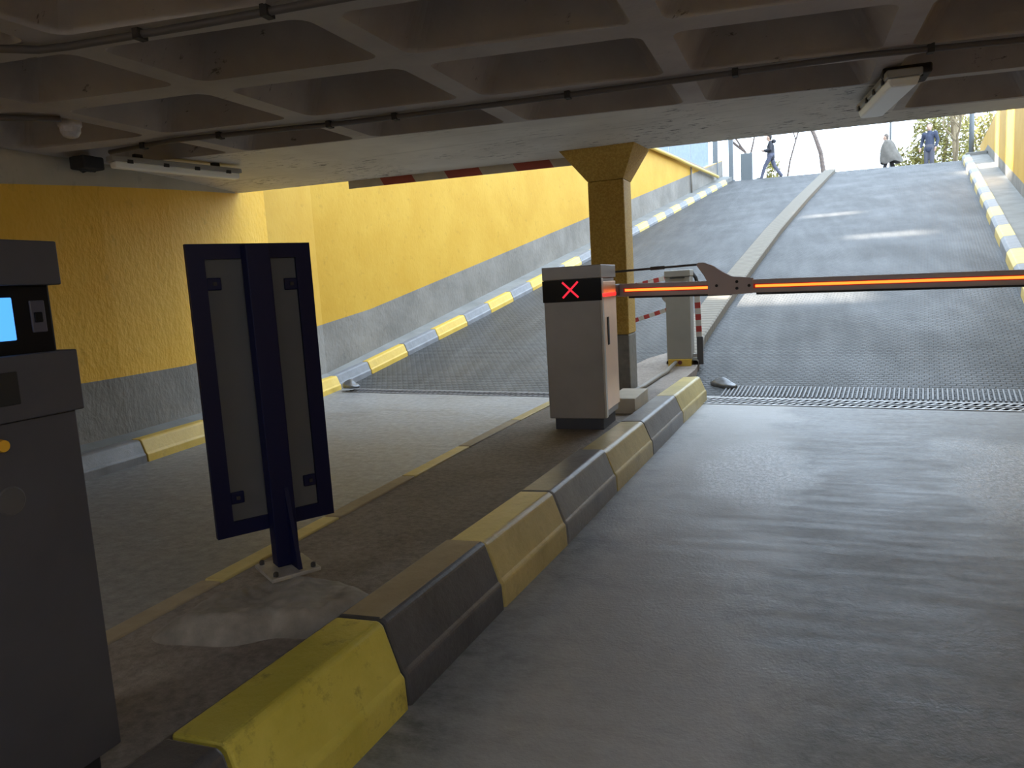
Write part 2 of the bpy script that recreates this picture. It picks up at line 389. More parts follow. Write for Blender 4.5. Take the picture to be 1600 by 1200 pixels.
# back and top so that the wall has thickness
loft_quads(mb, [[Vector((p.x, p.y, t)), Vector((p.x-.3, p.y, t)), Vector((p.x-.3, p.y, g-.3))] for p, g, gt, t in outer], 2)
loft_quads(mb, [[Vector((p.x-.3, p.y, 2.95)), Vector((p.x-.3, p.y, g-.3))] for p, g, gt, t in inner], 2)
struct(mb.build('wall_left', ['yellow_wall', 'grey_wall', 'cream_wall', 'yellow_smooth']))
# sloped render between kerb and wall (ledge) along the left side
mb = MB()
loft_quads(mb, [[Vector((x-.325, y, .20)), Vector((x-.10, y, .145)), Vector((x-.10, y, -.02))] for x, y in int_pts] +
           [[rp(a, wl(a)-.01, .20), rp(a, lcurb(a)-.10, .15), rp(a, lcurb(a)-.10, -.02)] for a in ramp_st])
struct(mb.build('trim_1', 'ledge'))

# coping + rail + fence above the left wall
t = thing('coping', rp(10, -5.05, 2.8), 'brown stone coping along the top of the yellow ramp wall on the left', 'wall coping')
mb = MB(); a0, a1 = 6, 21.6
mb.hexa([fl(a0, -5.3, 4.93), fl(a0, -4.80, 4.93), fl(a1, -4.80, 4.93), fl(a1, -5.3, 4.93), fl(a0, -5.3, 5.05), fl(a0, -4.80, 5.01), fl(a1, -4.80, 5.01), fl(a1, -5.3, 5.05)])
mb.build('coping_slab', 'coping', t)
mb = MB(); mb.tube([fl(a0, -4.74, 4.90), fl(16.2, -4.74, 4.90), fl(17.2, -4.74, 4.88), fl(21.6, -4.74, 4.86)], .055, 8); mb.build('drip_edge', 'rail_yellow', t, smooth=True)
mb = MB(); mb.tube([fl(18.2, -4.83, 4.86), fl(18.2, -4.83, 3.95)], .03, 8)
tag(mb.build('down_pipe', 'pipe', loc=fl(18.2, -4.83, 3.95), smooth=True), 'thin dark downpipe on the far grey part of the left ramp wall', 'pipe')
t = thing('corrugated_fence', fl(17, -5.12, 5.05), 'pale blue corrugated sheet fence standing on the brown coping', 'fence')
for k in range(5):
    mb = MB(); b0 = 9+k*2.56; row0 = []; row1 = []
    for i in range(33):
        a = b0 + 2.5*i/32; off = .03*math.sin(i*math.pi/2.0)
        row0.append(fl(a, -5.12+off, 5.04)); row1.append(fl(a, -5.12+off, 6.35))
    loft_quads(mb, [row0, row1]); loft_quads(mb, [[p-Vector((.01, 0, 0)) for p in row0], [p-Vector((.01, 0, 0)) for p in row1]])
    mb.build('sheet_panel', 'fence_panel', t)
mb = MB(); mb.tube([fl(9, -5.05, 6.30), fl(21.8, -5.05, 6.30)], .03, 8); mb.build('top_rail', 'post_grey', t, smooth=True)
for nm, a, l, w, h, lab in (('fence_post', 22.15, -4.95, .09, 2.6, 'nearer of two tall blue-grey posts at the end of the corrugated fence'), ('fence_post', 23.0, -4.55, .085, 2.6, 'farther tall blue-grey post beside the slate cabinet')):
    z = street_z(-4.6); mb = MB(); p = fl(a, l, z)
    mb.box(p.x-w, p.x+w, p.y-w, p.y+w, z-.02, z+h); mb.box(p.x-w*1.6, p.x+w*1.6, p.y-w*1.6, p.y+w*1.6, z-.02, z+.06)
    tag(mb.build(nm, 'post_grey', loc=(p.x, p.y, z), bev=.01), lab, 'post', 'tall posts at the fence end')
p = fl(24.0, -4.15, street_z(-4.3))
t = thing('street_cabinet', p, 'slate grey metal street cabinet at the top left of the ramp', 'utility cabinet')
MB().box(p.x-.22, p.x+.22, p.y-.2, p.y+.2, p.z-.01, p.z+1.15).build('body', 'box_grey', t, bev=.01)
MB().box(p.x-.20, p.x+.20, p.y-.215, p.y-.2, p.z+.1, p.z+1.08).build('door', 'box_grey', t, bev=.004)

# ------------------------------------------------------------------ right wall
RW = 3.78
mb = MB(); stn = [0, 4, 8, 12, 16, 20, 24]
def rtop(a): return max(5.12, 0) 
def rw(a, l, dz): return rp(min(a, 20.4), l, dz) if a <= 20.4 else fl(a, l, SL*20.4+dz)
stn = [0, 4, 8, 12, 16, 20.4, 24]
loft_quads(mb, [[rw(a, RW, -.3), rw(a, RW, .40)] for a in stn], 1)
loft_quads(mb, [[rw(a, RW, .40), fl(a, RW, 5.15)] for a in stn], 0)
loft_quads(mb, [[fl(a, RW, 5.15), fl(a, RW+.35, 5.15), fl(a, RW+.35, 0)] for a in stn], 2)
mb.add([rw(24, RW, -.3), fl(24, RW+.35, 3.9), fl(24, RW+.35, 5.15), fl(24, RW, 5.15)], [(0, 1, 2, 3)], 0)
struct(mb.build('wall_right', ['yellow_smooth', 'grey_wall', 'coping']))
pA, pB = rp(0, RW, 0), Vector((3.3, -10, 0))
mb = MB(); mb.hexa([(pA.x, pA.y, -.3), (pA.x+.3, pA.y, -.3), (pB.x+.3, pB.y, -.3), (pB.x, pB.y, -.3), (pA.x, pA.y, .7), (pA.x+.3, pA.y, .7), (pB.x+.3, pB.y, .7), (pB.x, pB.y, .7)], 1)
mb.hexa([(pA.x, pA.y, .7), (pA.x+.3, pA.y, .7), (pB.x+.3, pB.y, .7), (pB.x, pB.y, .7), (pA.x, pA.y, 2.95), (pA.x+.3, pA.y, 2.95), (pB.x+.3, pB.y, 2.95), (pB.x, pB.y, 2.95)], 0)
struct(mb.build('wall_right_inner', ['yellow_wall', 'grey_wall']))
struct(MB().box(-5.6, 3.8, -10.2, -10, -.3, 2.95).build('wall_back', 'cream_wall'))
mb = MB()
loft_quads(mb, [[rp(a, 3.30, .02), rp(a, 3.30, .13), rp(a, RW+.01, .13)] for a in stn[:-1]])
mb.add([rp(0, 3.30, -.01), rp(0, RW, -.01), rp(0, RW, .13), rp(0, 3.30, .13)], [(0, 1, 2, 3)])
struct(mb.build('trim_2', 'ledge'))
p = fl(22.2, 3.5, street_z(3.4))
tag(MB().hexa([fl(20.4, 3.2, 4.2), fl(20.4, 3.77, 4.2), fl(24, 3.77, 4.2), fl(24, 3.2, 4.2), fl(20.4, 3.2, 4.52), fl(20.4, 3.77, 4.52), fl(24, 3.77, 4.50), fl(24, 3.2, 4.50)]).build('kerb_platform', 'ledge', loc=p, bev=.02), 'low grey concrete platform at the top end of the right ramp kerb', 'platform')
mb = MB(); mb.tube([fl(22.6, 3.45, 4.5), fl(22.6, 3.45, 7.2)], .075, 12); mb.lathe(fl(22.6, 3.45, 4.49), [(.13, 0), (.13, .05), (.08, .08)], 12)
tag(mb.build('street_post', 'post_grey', loc=fl(22.6, 3.45, 4.5), smooth=True), 'grey round post on the low platform at the top of the right kerb', 'post')
mb = MB(); mb.tube([fl(30, 5.1, 4.24), fl(30, 5.1, 8.5)], .16, 12); mb.lathe(fl(30, 5.1, 4.22), [(.24, 0), (.24, .12), (.17, .18)], 12)
tag(mb.build('street_post', 'post_green', loc=fl(30, 5.1, 4.3), smooth=True), 'green post on the street behind the end of the right yellow wall', 'post')
pp = fl(24.0, RW+.02, 5.15)
t = thing('wall_rail', pp, 'thin dark pipe edging running down the end of the right yellow wall', 'rail')
mb = MB(); mb.tube([fl(24.0, RW+.02, 5.165), fl(19, RW+.02, 5.165), fl(12, RW+.02, 5.165)], .022, 8); mb.build('pipe', 'soot', t, smooth=True)

# ------------------------------------------------------------------ ramp divider strip
mb = MB(); L = []; Rr = []
for a, l in ((.75, -.10), (1.7, -.27), (3.8, -.38), (6.1, -.46), (9.5, -.58), (14.3, -.65), (20.4, -.66), (21.55, -.64)):
    L.append((a, l-.36)); Rr.append((a, l))
loft_quads(mb, [[rp(a, l-.36, -.02), rp(a, l-.36, .10), rp(a, l-.34, .115), rp(a, l-.02, .115), rp(a, l, .10), rp(a, l, -.02)] for (a, l) in Rr])
def strip_mat():
    m, nt, b = new_mat('paver_rows'); v = mapping(nt, (1, 1, 1), (0, 0, -RANG))
    w = nt.nodes.new('ShaderNodeTexWave'); w.bands_direction = 'Y'; w.inputs['Scale'].default_value = 2.6; w.inputs['Distortion'].default_value = .4
    lk(nt, v, w.inputs['Vector'])
    c = mix(nt, ramp(nt, w.outputs['Fac'], [(.05, 0.), (.25, 1.)]), (.08, .072, .062), (.19, .168, .135))
    c = mix(nt, .4, c, mix(nt, noise(nt, v, 14, 5), (.08, .072, .06), (.26, .23, .18)))
    lk(nt, c, b.inputs['Base Color']); b.inputs['Roughness'].default_value = .8; bump(nt, b, w.outputs['Fac'], .5, .01); return m
o = mb.build('ramp_divider', strip_mat()); tag(o, 'low paved strip dividing the two ramp lanes, running up from the far gate', 'lane divider')

# ------------------------------------------------------------------ traffic island
rows = []
for y in (-4, 1, 1.75, 2.44, 3.15, 4.03, 4.95, 6.0, 7.1, 7.25):
    xl = (-2.045 if y < 4.6 else (-2.045+.045*(y-4.6)/1.4 if y < 6 else -2.0+.07*(min(y, 7.1)-6)/1.1)) + (.107 if y > 1 else 0)
    kx = [(-5, -1.10), (.98, -1.085), (1.75, -1.06), (2.44, -1.03), (3.15, -.99), (4.03, -.955), (4.95, -.91), (6.08, -.86), (7.25, -.795)]
    for (ya, xa), (yb, xb) in zip(kx, kx[1:]):
        if ya <= y <= yb: xr = xa+(xb-xa)*(y-ya)/(yb-ya)-.224
    rows.append([Vector((xl, y, -.05)), Vector((xl, y, ISL)), Vector(((xl+xr)/2, y, ISL)), Vector((xr, y, ISL)), Vector((xr, y, -.05))])
mb = MB()
rows.append([Vector((-1.80, 8.1, -.05)), Vector((-1.80, 8.1, ISL-.005)), Vector((-1.45, 8.1, ISL)), Vector((-1.0, 8.1, ISL)), Vector((-1.0, 8.1, -.05))])
rows.append([Vector((-1.62, 9.0, -.05)), Vector((-1.62, 9.0, ISL+.06)), Vector((-1.4, 9.0, ISL+.1)), Vector((-1.0, 9.0, ISL+.1)), Vector((-1.0, 9.0, -.05))])
loft_quads(mb, rows)
mb.add([rows[-1][0], rows[-1][1], rows[-1][2], rows[-1][3], rows[-1][4]], [(0, 1, 2, 3, 4)])
def isl_mat():
    m, nt, b = new_mat('island_ground'); v = mapping(nt)
    a = noise(nt, v, 2.2, 7, .65); f = noise(nt, v, 30, 6, .7)
    c = mix(nt, ramp(nt, a, [(.35, 0.), (.66, 1.)]), (.165, .137, .118), (.31, .265, .228))
    c = mix(nt, .5, c, mix(nt, ramp(nt, f, [(.35, 0.), (.7, 1.)]), (.085, .07, .06), (.33, .29, .255)))
    lk(nt, c, b.inputs['Base Color']); b.inputs['Roughness'].default_value = .75
    bump(nt, b, f, .6, .012); return m
o = mb.build('traffic_island', isl_mat()); tag(o, 'raised dirty brown concrete island between the two lanes', 'traffic island')
# right hand kerb stones, near to far
def kerb_prof(x, y, top):
    return [Vector((x-.22, y, -.01)), Vector((x-.22, y, top-.004)), Vector((x-.075, y, top)), Vector((x-.058, y, top-.012)), Vector((x-.012, y, .11)), Vector((x, y, .095)), Vector((x+.004, y, -.01))]
jy = [.30, 1.13, 1.75, 2.44, 3.15, 4.03, 4.95, 6.08, 7.25]
xs = [-1.10, -1.085, -1.06, -1.03, -.99, -.955, -.91, -.86, -.795]
labs = [('kerb_dark', 'dark grey kerb stone nearest the camera, below the big yellow one'), ('kerb_yellow_dirty', 'large dirty yellow kerb stone in the foreground of the island'),
        ('kerb_dark', 'dark grey kerb stone with worn sandy top, just beyond the big yellow one'), ('kerb_yellow', 'yellow kerb stone between the dark grey one and the next grey one'),
        ('kerb_grey', 'grey kerb stone in the middle of the island edge, left of the shiny floor patch'), ('kerb_yellow', 'yellow kerb stone in front of the barrier cabinet'),
        ('kerb_grey', 'grey kerb stone beside the pale concrete block behind the cabinet'), ('kerb_yellow', 'last yellow kerb stone at the drain end of the island')]
for i in range(8):
    y0, y1 = jy[i]+.006, jy[i+1]-.006; x0, x1 = xs[i], xs[i+1]
    tp = .262 if i < 3 else (.25 if i < 5 else KT)
    mb = MB(); mb.prism(None, kerb_prof(x0, y0, tp), kerb_prof(x1, y1, tp))
    o = mb.build('kerb_stone', [labs[i][0], 'kerb_sand'], loc=((x0+x1)/2-.1, (y0+y1)/2, 0), bev=.008)
    if i == 2:
        for q_ in o.data.polygons:
            if q_.normal.z > .93: q_.material_index = 1
    tag(o, labs[i][1], 'kerb stone', 'kerb stones on the right island edge')
# left hand island kerb stones (thin flush edge)
def xil(y): return -2.045 if y < 4.6 else (-2.045+.045*(y-4.6)/1.4 if y < 6 else -2.0+.07*(y-6)/1.1)
pts = [Vector((xil(y), y, ISL)) for y in (1.05, 1.99, 2.74, 3.46, 4.2, 5.1, 6.0, 7.1)]
cl = [('kerb_sand', 'bare sandy kerb stone on the left island edge, next to the kiosk'), ('kerb_yellow', 'yellow kerb stone on the left island edge, behind the sign post foot'), ('kerb_sand', 'bare sandy kerb stone on the left island edge, right of the sign post'),
      ('kerb_yellow', 'yellow kerb stone on the left island edge, midway between sign and barrier cabinet'), ('kerb_sand', 'second bare sandy kerb stone on the left island edge, right of the sign'), ('kerb_yellow', 'pale yellow kerb stone on the left island edge reaching the barrier cabinet'), ('kerb_sand', 'kerb stone on the left island edge, behind the barrier cabinet')]
for i in range(7):
    a, b = pts[i].copy(), pts[i+1].copy(); d = (b-a).normalized()*.005; a += d; b -= d
    def pr(p): return [Vector((p.x, p.y, -.01)), Vector((p.x+.005, p.y, ISL-.02)), Vector((p.x+.02, p.y, ISL+.006)), Vector((p.x+.105, p.y, ISL+.008)), Vector((p.x+.105, p.y, -.01))]
    mb = MB(); mb.prism(None, pr(a), pr(b))
    tag(mb.build('kerb_stone', cl[i][0], loc=((a.x+b.x)/2+.06, (a.y+b.y)/2, 0), bev=.006), cl[i][1], 'kerb stone', 'kerb stones on the left island edge')

# kerb stones along the left wall: interior then ramp
def ordn(n): return ['first', 'second', 'third', 'fourth', 'fifth', 'sixth', 'seventh', 'eighth', 'ninth', 'tenth', 'eleventh', 'twelfth', 'thirteenth', 'fourteenth', 'fifteenth', 'sixteenth'][n]
def lprof(pfun):   # pfun(dl, dz): dl = towards the wall
    return [pfun(0, -.02), pfun(.005, .06), pfun(.02, .075), pfun(.055, .165), pfun(.075, .178), pfun(.16, .178), pfun(.16, -.02)]
def xint(y):
    for (x0, y0), (x1, y1) in zip(int_pts, int_pts[1:]):
        if y <= y1: return x0+(x1-x0)*(y-y0)/(y1-y0)
    p = rp(0, lcurb(0)); x0, y0 = int_pts[-1]; return x0+(p.x-x0)*(y-y0)/(p.y-y0)
yy = [2.55, 3.4, 4.26, 5.10, 5.95, 6.8, 7.45, 8.12]
nm = ['bare grey', 'grey', 'yellow', 'grey', 'yellow', 'grey', 'yellow']
il = ['grey kerb stone under the left wall, hidden mostly by the kiosk', 'grey kerb stone under the left wall, just right of the kiosk', 'yellow kerb stone under the left wall, between kiosk and sign',
      'grey kerb stone under the left wall, behind the left half of the sign', 'yellow kerb stone under the left wall, behind the sign', 'grey kerb stone under the left wall, behind the right edge of the sign', 'yellow kerb stone under the left wall at the left end of the drain']
for i in range(7):
    y0, y1 = yy[i]+.006, yy[i+1]-.006
    mb = MB(); mb.prism(None, lprof(lambda dl, dz: Vector((xint(y0)-dl, y0, dz))), lprof(lambda dl, dz: Vector((xint(y1)-dl, y1, dz))))
    tag(mb.build('kerb_stone', 'ramp_yellow' if nm[i] == 'yellow' else 'kerb_grey', loc=(xint((y0+y1)/2)-.08, (y0+y1)/2, 0), bev=.006), il[i], 'kerb stone', 'kerb stones under the left wall')
a = -.10; k = 0
bounds = [-.10, .55]
while bounds[-1] < 21.3: bounds.append(bounds[-1] + (.80 if len(bounds) % 2 == 0 else .76))
for i in range(len(bounds)-1):
    a0, a1 = bounds[i]+.006, bounds[i+1]-.006; yel = i % 2 == 1
    mb = MB(); mb.prism(None, lprof(lambda dl, dz: rp(a0, lcurb(max(0, a0))-dl, dz)), lprof(lambda dl, dz: rp(a1, lcurb(max(0, a1))-dl, dz)))
    mt = ('ramp_yellow' if i < 9 else 'ramp_pale') if yel else 'ramp_grey'
    tag(mb.build('kerb_stone', mt, loc=rp((a0+a1)/2, lcurb(max(0, a0))-.08), bev=.006),
        f'{"yellow" if yel else "grey"} kerb stone up the left ramp side, {ordn(i//2)} {"yellow" if yel else "grey"} from the drain', 'kerb stone', 'kerb stones up the left side of the ramp')
b0 = -.5; i = 0
while b0 < 20.4:
    a0, a1 = b0+.006, b0+.994; yel = i % 2 == 1
    mb = MB(); f = lambda A: [rp(A, 3.10, -.02), rp(A, 3.11, .12), rp(A, 3.15, .17), rp(A, 3.31, .18), rp(A, 3.31, -.02)]
    mb.prism(None, f(a0), f(a1))
    tag(mb.build('kerb_stone', 'ramp_pale' if yel else 'ramp_grey', loc=rp((a0+a1)/2, 3.2), bev=.008),
        f'{"yellow" if yel else "grey"} kerb stone up the right ramp side, {ordn(10-i//2)} {"yellow" if yel else "grey"} from the top', 'kerb stone', 'kerb stones up the right side of the ramp')
    b0 += 1.0; i += 1

# ------------------------------------------------------------------ drains
def grate(name, l0, l1, a0, a1, label, slant, step, both, gm='grate'):
    t = thing(name, fl((a0+a1)/2, (l0+l1)/2, 0), label, 'drain grate')
    MB().hexa([fl(a0, l0, .0), fl(a0, l1, .0), fl(a1, l1, .0), fl(a1, l0, .0), fl(a0, l0, .003), fl(a0, l1, .003), fl(a1, l1, .003), fl(a1, l0, .003)]).build('channel', 'pit', t)
    mb = MB(); am = (a0+a1)/2
    for c, w in ((a0, .014), (am-.035, .009), (am+.035, .009), (a1, .012)):
        mb.hexa([fl(c-w, l0, .002), fl(c-w, l1, .002), fl(c+w, l1, .002), fl(c+w, l0, .002), fl(c-w, l0, .007), fl(c-w, l1, .007), fl(c+w, l1, .007), fl(c+w, l0, .007)])
    mb.build('frame', gm, t)
    for (c0, c1) in ((a0+.012, am-.043), (am+.043, a1-.01)):
        mb = MB(); l = l0+.05; w = .010
        while l < l1-.12:
            mb.hexa([fl(c0, l-w, .003), fl(c0, l+w, .003), fl(c1, l+slant+w, .003), fl(c1, l+slant-w, .003), fl(c0, l-w, .0055), fl(c0, l+w, .0055), fl(c1, l+slant+w, .0055), fl(c1, l+slant-w, .0055)]); l += step
        mb.build('slat_row', gm, t)
grate('drain_grate', .17, 3.1, -.47, -.14, 'long steel drain grate with slanted slats across the right lane', .055, .066, True)
grate('drain_grate', -4.36, -1.12, -.30, -.08, 'long steel drain grate across the left lane behind the sign', .03, .07, True, 'grate_dark')
# ridged strip above the right drain
t = thing('ridged_strip', rp(.15, 1.6), 'comb-like strip of concrete ridges just above the right drain grate', 'ridged strip')
mb = MB(); l = .32
while l < 3.05:
    mb.hexa([rp(-.03, l, 0), rp(-.03, l+.020, 0), rp(.27, l+.020, 0), rp(.27, l, 0), rp(-.03, l+.003, .012), rp(-.03, l+.016, .012), rp(.27, l+.016, .012), rp(.27, l+.003, .012)]); l += .038
mb.build('ridges', 'ramp_grey', t)
# scuffed metal caps by the kerb ends
def lump(p, sx, sy, sz, rz, label):
    bm = bmesh.new(); bmesh.ops.create_icosphere(bm, subdivisions=3, radius=1)
    for v in bm.verts:
        n = v.co.copy(); k = 1 + .10*math.sin(n.x*5+1)*math.cos(n.y*4) + .05*math.sin(n.z*7)
        v.co = Vector((n.x*sx*k, n.y*sy*k, max(-.15, n.z)*sz*k*(1.0 - .35*n.x)))
    me = bpy.data.meshes.new('metal_cap'); bm.to_mesh(me); bm.free(); me.materials.append(M['lump'])
    for q in me.polygons: q.use_smooth = True
    o = bpy.data.objects.new('metal_cap', me); C.objects.link(o); o.location = p; o.rotation_euler.z = rz
    tag(o, label, 'metal cap', None)
lump((-.685, 7.80, .055), .165, .07, .085, -.65, 'dented grey metal cap lying at the far end of the island kerb')
lump((-5.28, 7.95, .055), .15, .08, .09, -.5, 'rounded silvery metal cap by the left kerb at the drain')

# ------------------------------------------------------------------ ceiling
CZ = 2.34; CT = 2.74
colx = [-5.05, -3.95, -2.92, -1.80, -.60, .52, 1.65, 2.8, 3.9]
rowy = [-8.1, -7.1, -6.1, -5.1, -4.1, -3.1, -2.1, -1.1, -.1, .85, 1.9, 2.89, 3.69, 4.61]
def sk(x): return .15
def P(x, y, z): return Vector((x, y + sk(x)*x, z))
def coffer(mb, x0, x1, y0, y1, h0, h1, k0, k1):
    """cell x0..x1,y0..y1 ; opening inset by h (x) and k (y)"""
    def ring(ix, iy, r, z):
        out = []; X0, X1, Y0, Y1 = x0+ix, x1-ix, y0+iy[0], y1-iy[1]
        for (cxx, cyy, s0) in ((X0+r, Y0+r, math.pi), (X1-r, Y0+r, 1.5*math.pi), (X1-r, Y1-r, 0), (X0+r, Y1-r, .5*math.pi)):
            for q in range(5):
                t_ = s0 + q/4*math.pi/2; out.append(P(cxx+r*math.cos(t_), cyy+r*math.sin(t_), z))
        return out
    a = ring(.07, (k0, k1), .07, CZ); b = ring(.13, (k0+.045, k1+.045), .07, CZ+.10); c = ring(.27, (k0+.13, k1+.13), .05, CT-.06)
    outer = [P(x0, y0, CZ), P(x1, y0, CZ), P(x1, y1, CZ), P(x0, y1, CZ)]
    vs = outer + a + b + c; fs = []
    for q in range(4):
        for s_ in range(4): fs.append((q, 4+q*5+s_, 4+q*5+s_+1))
        n2 = (q+1) % 4; fs.append((q, 4+q*5+4, 4+n2*5, n2))
    for lo, hi in ((4, 24), (24, 44)):
        for i in range(20): fs.append((lo+i, lo+(i+1) % 20, hi+(i+1) % 20, hi+i))
    fs.append(tuple(range(44, 64)))
    mb.add(vs, fs)
mb = MB()
def yin(x): return 5.30 + .0*x     # inner edge of the portal beam before skew
for i in range(len(colx)-1):
    for j in range(len(rowy)-1): coffer(mb, colx[i], colx[i+1], rowy[j], rowy[j+1], 0, 0, .09, .09)
    coffer(mb, colx[i], colx[i+1], rowy[-1], 5.32, 0, 0, .09, .02)
for xa, xb in ((.70, 1.66), (1.66, 2.75), (2.75, 3.9)): coffer(mb, xa, xb, 5.32, 6.30, 0, 0, .07, .05)
mb.box(-5.6, 4.2, -10.2, 6.6, CT-.02, 2.95)
mb.hexa([P(-5.05, -10.5, CZ), P(3.9, -10.5, CZ), P(3.9, -8.1, CZ), P(-5.05, -8.1, CZ), P(-5.05, -10.5, CT), P(3.9, -10.5, CT), P(3.9, -8.1, CT), P(-5.05, -8.1, CT)])
struct(mb.build('ceiling', 'ceiling'))
# portal beam: inner edge skewed like the ribs, outer edge over the drain; coffered at its right end
def yo(x): return 6.85 + .078*x
mb = MB()
def beam_piece(xa, xb, ya0, ya1, yb0, yb1, zb=CZ):
    mb.hexa([(xa, ya0, zb), (xb, yb0, zb), (xb, yb1, zb), (xa, ya1, zb), (xa, ya0, 3.0), (xb, yb0, 3.0), (xb, yb1, 3.0), (xa, ya1, 3.0)])
def yi(x): return 5.32 + .15*x
beam_piece(-5.6, .70, yi(-5.6), yo(-5.6), yi(.70), yo(.70))
beam_piece(.70, 3.9, 6.30+.15*.70, yo(.70), 6.30+.15*3.9, yo(3.9))
# outer fascia and road slab above
mb.hexa([(-5.9, yo(-5.9)-.25, 2.9), (4.4, yo(4.4)-.25, 2.9), (4.4, yo(4.4), 2.9), (-5.9, yo(-5.9), 2.9), (-5.9, yo(-5.9)-.25, 4.8), (4.4, yo(4.4)-.25, 4.8), (4.4, yo(4.4), 4.8), (-5.9, yo(-5.9), 4.8)])
struct(mb.build('ceiling_beam', 'beam'))
# ------------------------------------------------------------------ height board
t = thing('height_board', (-3.0, yo(-3)+.05, 2.27), 'red and cream striped height warning board under the portal beam', 'warning board')
xa, xb = -4.17, -1.62; n = 8
def bz(x): return 2.272
cuts = [-4.17, -3.84, -3.50, -3.16, -2.81, -2.47, -2.12, -1.78, -1.44]
for k in range(8):
    x0, x1 = cuts[k], cuts[k+1]; sh = .06
    y0, y1 = yo(x0)+.02, yo(x1)+.02
    s0 = 0 if k == 0 else sh
    MB().hexa([(x0+s0, y0, 2.27), (x1+sh, y1, 2.27), (x1+sh, y1+.02, 2.27), (x0+s0, y0+.02, 2.27), (x0-(.0 if k == 0 else sh), y0, 2.48), (x1-sh, y1, 2.48), (x1-sh, y1+.02, 2.48), (x0-(.0 if k == 0 else sh), y0+.02, 2.48)]).build('stripe', 'board_red' if k % 2 else 'board_white', t)

# ------------------------------------------------------------------ pillar
t = thing('pillar', (-1.535, 6.64, 0), 'yellow concrete pillar with flared head behind the barrier cabinet', 'pillar')
MB().box(-1.69, -1.37, 6.48, 6.80, .72, 2.075).build('shaft', 'pillar', t, bev=.012)
MB().box(-1.688, -1.372, 6.482, 6.798, ISL, .72).build('painted_base', 'pillar_grey', t, bev=.012); 
t.children[-1]['label'] = 'grey painted foot of the pillar'
MB().hexa([(-1.69, 6.48, 2.075), (-1.37, 6.48, 2.075), (-1.37, 6.80, 2.075), (-1.69, 6.80, 2.075), (-1.90, 6.34, CZ+.005), (-1.235, 6.34, CZ+.005), (-1.19, 6.80, CZ+.005), (-1.90, 6.80, CZ+.005)]).build('capital', 'pillar', t)

# ------------------------------------------------------------------ ceiling services
def conduit(pts, label):
    t = thing('ceiling_conduit', pts[0], label, 'conduit')
    mb = MB(); mb.tube(pts, .017, 8); mb.build('pipe', 'ceil_pipe', t, smooth=True)
    d = 0
    for a, b in zip(pts, pts[1:]):
        a, b = Vector(a), Vector(b); L_ = (b-a).length; q = .35
        while q < L_:
            p = a.lerp(b, q/L_); mbc = MB(); mbc.box(p.x-.016, p.x+.016, p.y-.026, p.y+.026, p.z-.022, p.z+.024); mbc.build('clip', 'soot', t); q += .78
ZP = CZ-.02
conduit([at(172, 238, ZP), at(270, 219, ZP), at(540, 192, ZP), at(800, 160, ZP), at(1050, 127, ZP), at(1345, 87, ZP), at(1600, 62, ZP), at(1760, 44, ZP)], 'long dark conduit along the ceiling rib in front of the portal beam')
conduit([at(-60, 74, ZP), at(60, 78, ZP), at(110, 72, ZP), at(300, 40, ZP), at(490, 5, ZP), at(640, -22, ZP)], 'dark conduit along the ceiling rib at the top left')
conduit([at(-40, 184, ZP), at(30, 184, ZP), at(95, 186, ZP)], 'short dark conduit ending at the pale round fixture on the ceiling')
# round fixture
p = at(108, 190, CZ)
t = thing('ceiling_fixture', p, 'small pale fluted round fixture on the ceiling at the upper left', 'ceiling fixture')
MB().lathe((p.x, p.y, CZ-.035), [(.06, 0), (.066, .01), (.066, .035)], 20).build('base', 'fixture', t, smooth=True)
mb = MB(); mb.lathe((p.x, p.y, CZ-.095), [(.025, 0), (.042, .008), (.055, .03), (.057, .06)], 14); mb.build('cover', 'fixture', t)
# tube lamps
def batten(A, B, w, h, label, lit):
    A, B = Vector(A), Vector(B); d = (B-A).normalized(); s = Vector((d.y, -d.x, 0)); up = Vector((0, 0, 1)); L_ = (B-A).length
    t = thing('batten_lamp', (A+B)/2, label, 'ceiling lamp')
    def bx(u0, u1, v0, v1, z0, z1, nm, mt, bev=0):
        q = lambda u, v, z: A + d*u + s*v + up*z
        return MB().hexa([q(u0, v0, z0), q(u0, v1, z0), q(u1, v1, z0), q(u1, v0, z0), q(u0, v0, z1), q(u0, v1, z1), q(u1, v1, z1), q(u1, v0, z1)]).build(nm, mt, t, bev=bev)
    bx(0, L_, -w/2, w/2, h*.55, h, 'housing', 'lamp_body', .008)
    q = lambda u, v, z: A + d*u + s*v + up*z; e = .02
    MB().hexa([q(e, -w*.36, 0), q(e, w*.36, 0), q(L_-e, w*.36, 0), q(L_-e, -w*.36, 0), q(e, -w*.47, h*.56), q(e, w*.47, h*.56), q(L_-e, w*.47, h*.56), q(L_-e, -w*.47, h*.56)]).build('diffuser', 'lamp_white', t, bev=.012)
    for u in (.12, .38, .62, .88):
        for sg in (-1, 1): bx(L_*u-.02, L_*u+.02, sg*w*.5-.006, sg*w*.5+.006, h*.42, h*.72, 'clip', 'soot')
    for u in (.2, .8): bx(L_*u-.03, L_*u+.03, -.02, .02, h, h+.03, 'bracket', 'soot')
    return t
a, b = at(374, 281, 2.225), at(172, 262, 2.225)
batten(a, b, .10, .085, 'dim grey tube lamp on the ceiling above the left yellow wall', False)
zb = 2.215
a = (at(1340, 187, zb)+at(1381, 183, zb))/2; b = (at(1443, 128, zb)+at(1386, 138, zb))/2
batten(b, a, .19, .095, 'wide white tube lamp under the beam at the upper right', False)
p = at(1412, 112, CZ)
t = thing('junction_box', (p.x, p.y, CZ), 'sooty black box on the ceiling at the near end of the right tube lamp', 'junction box')
MB().box(p.x-.13, p.x+.13, p.y-.16, p.y+.10, CZ-.055, CZ+.002).build('body', 'soot', t, bev=.012)
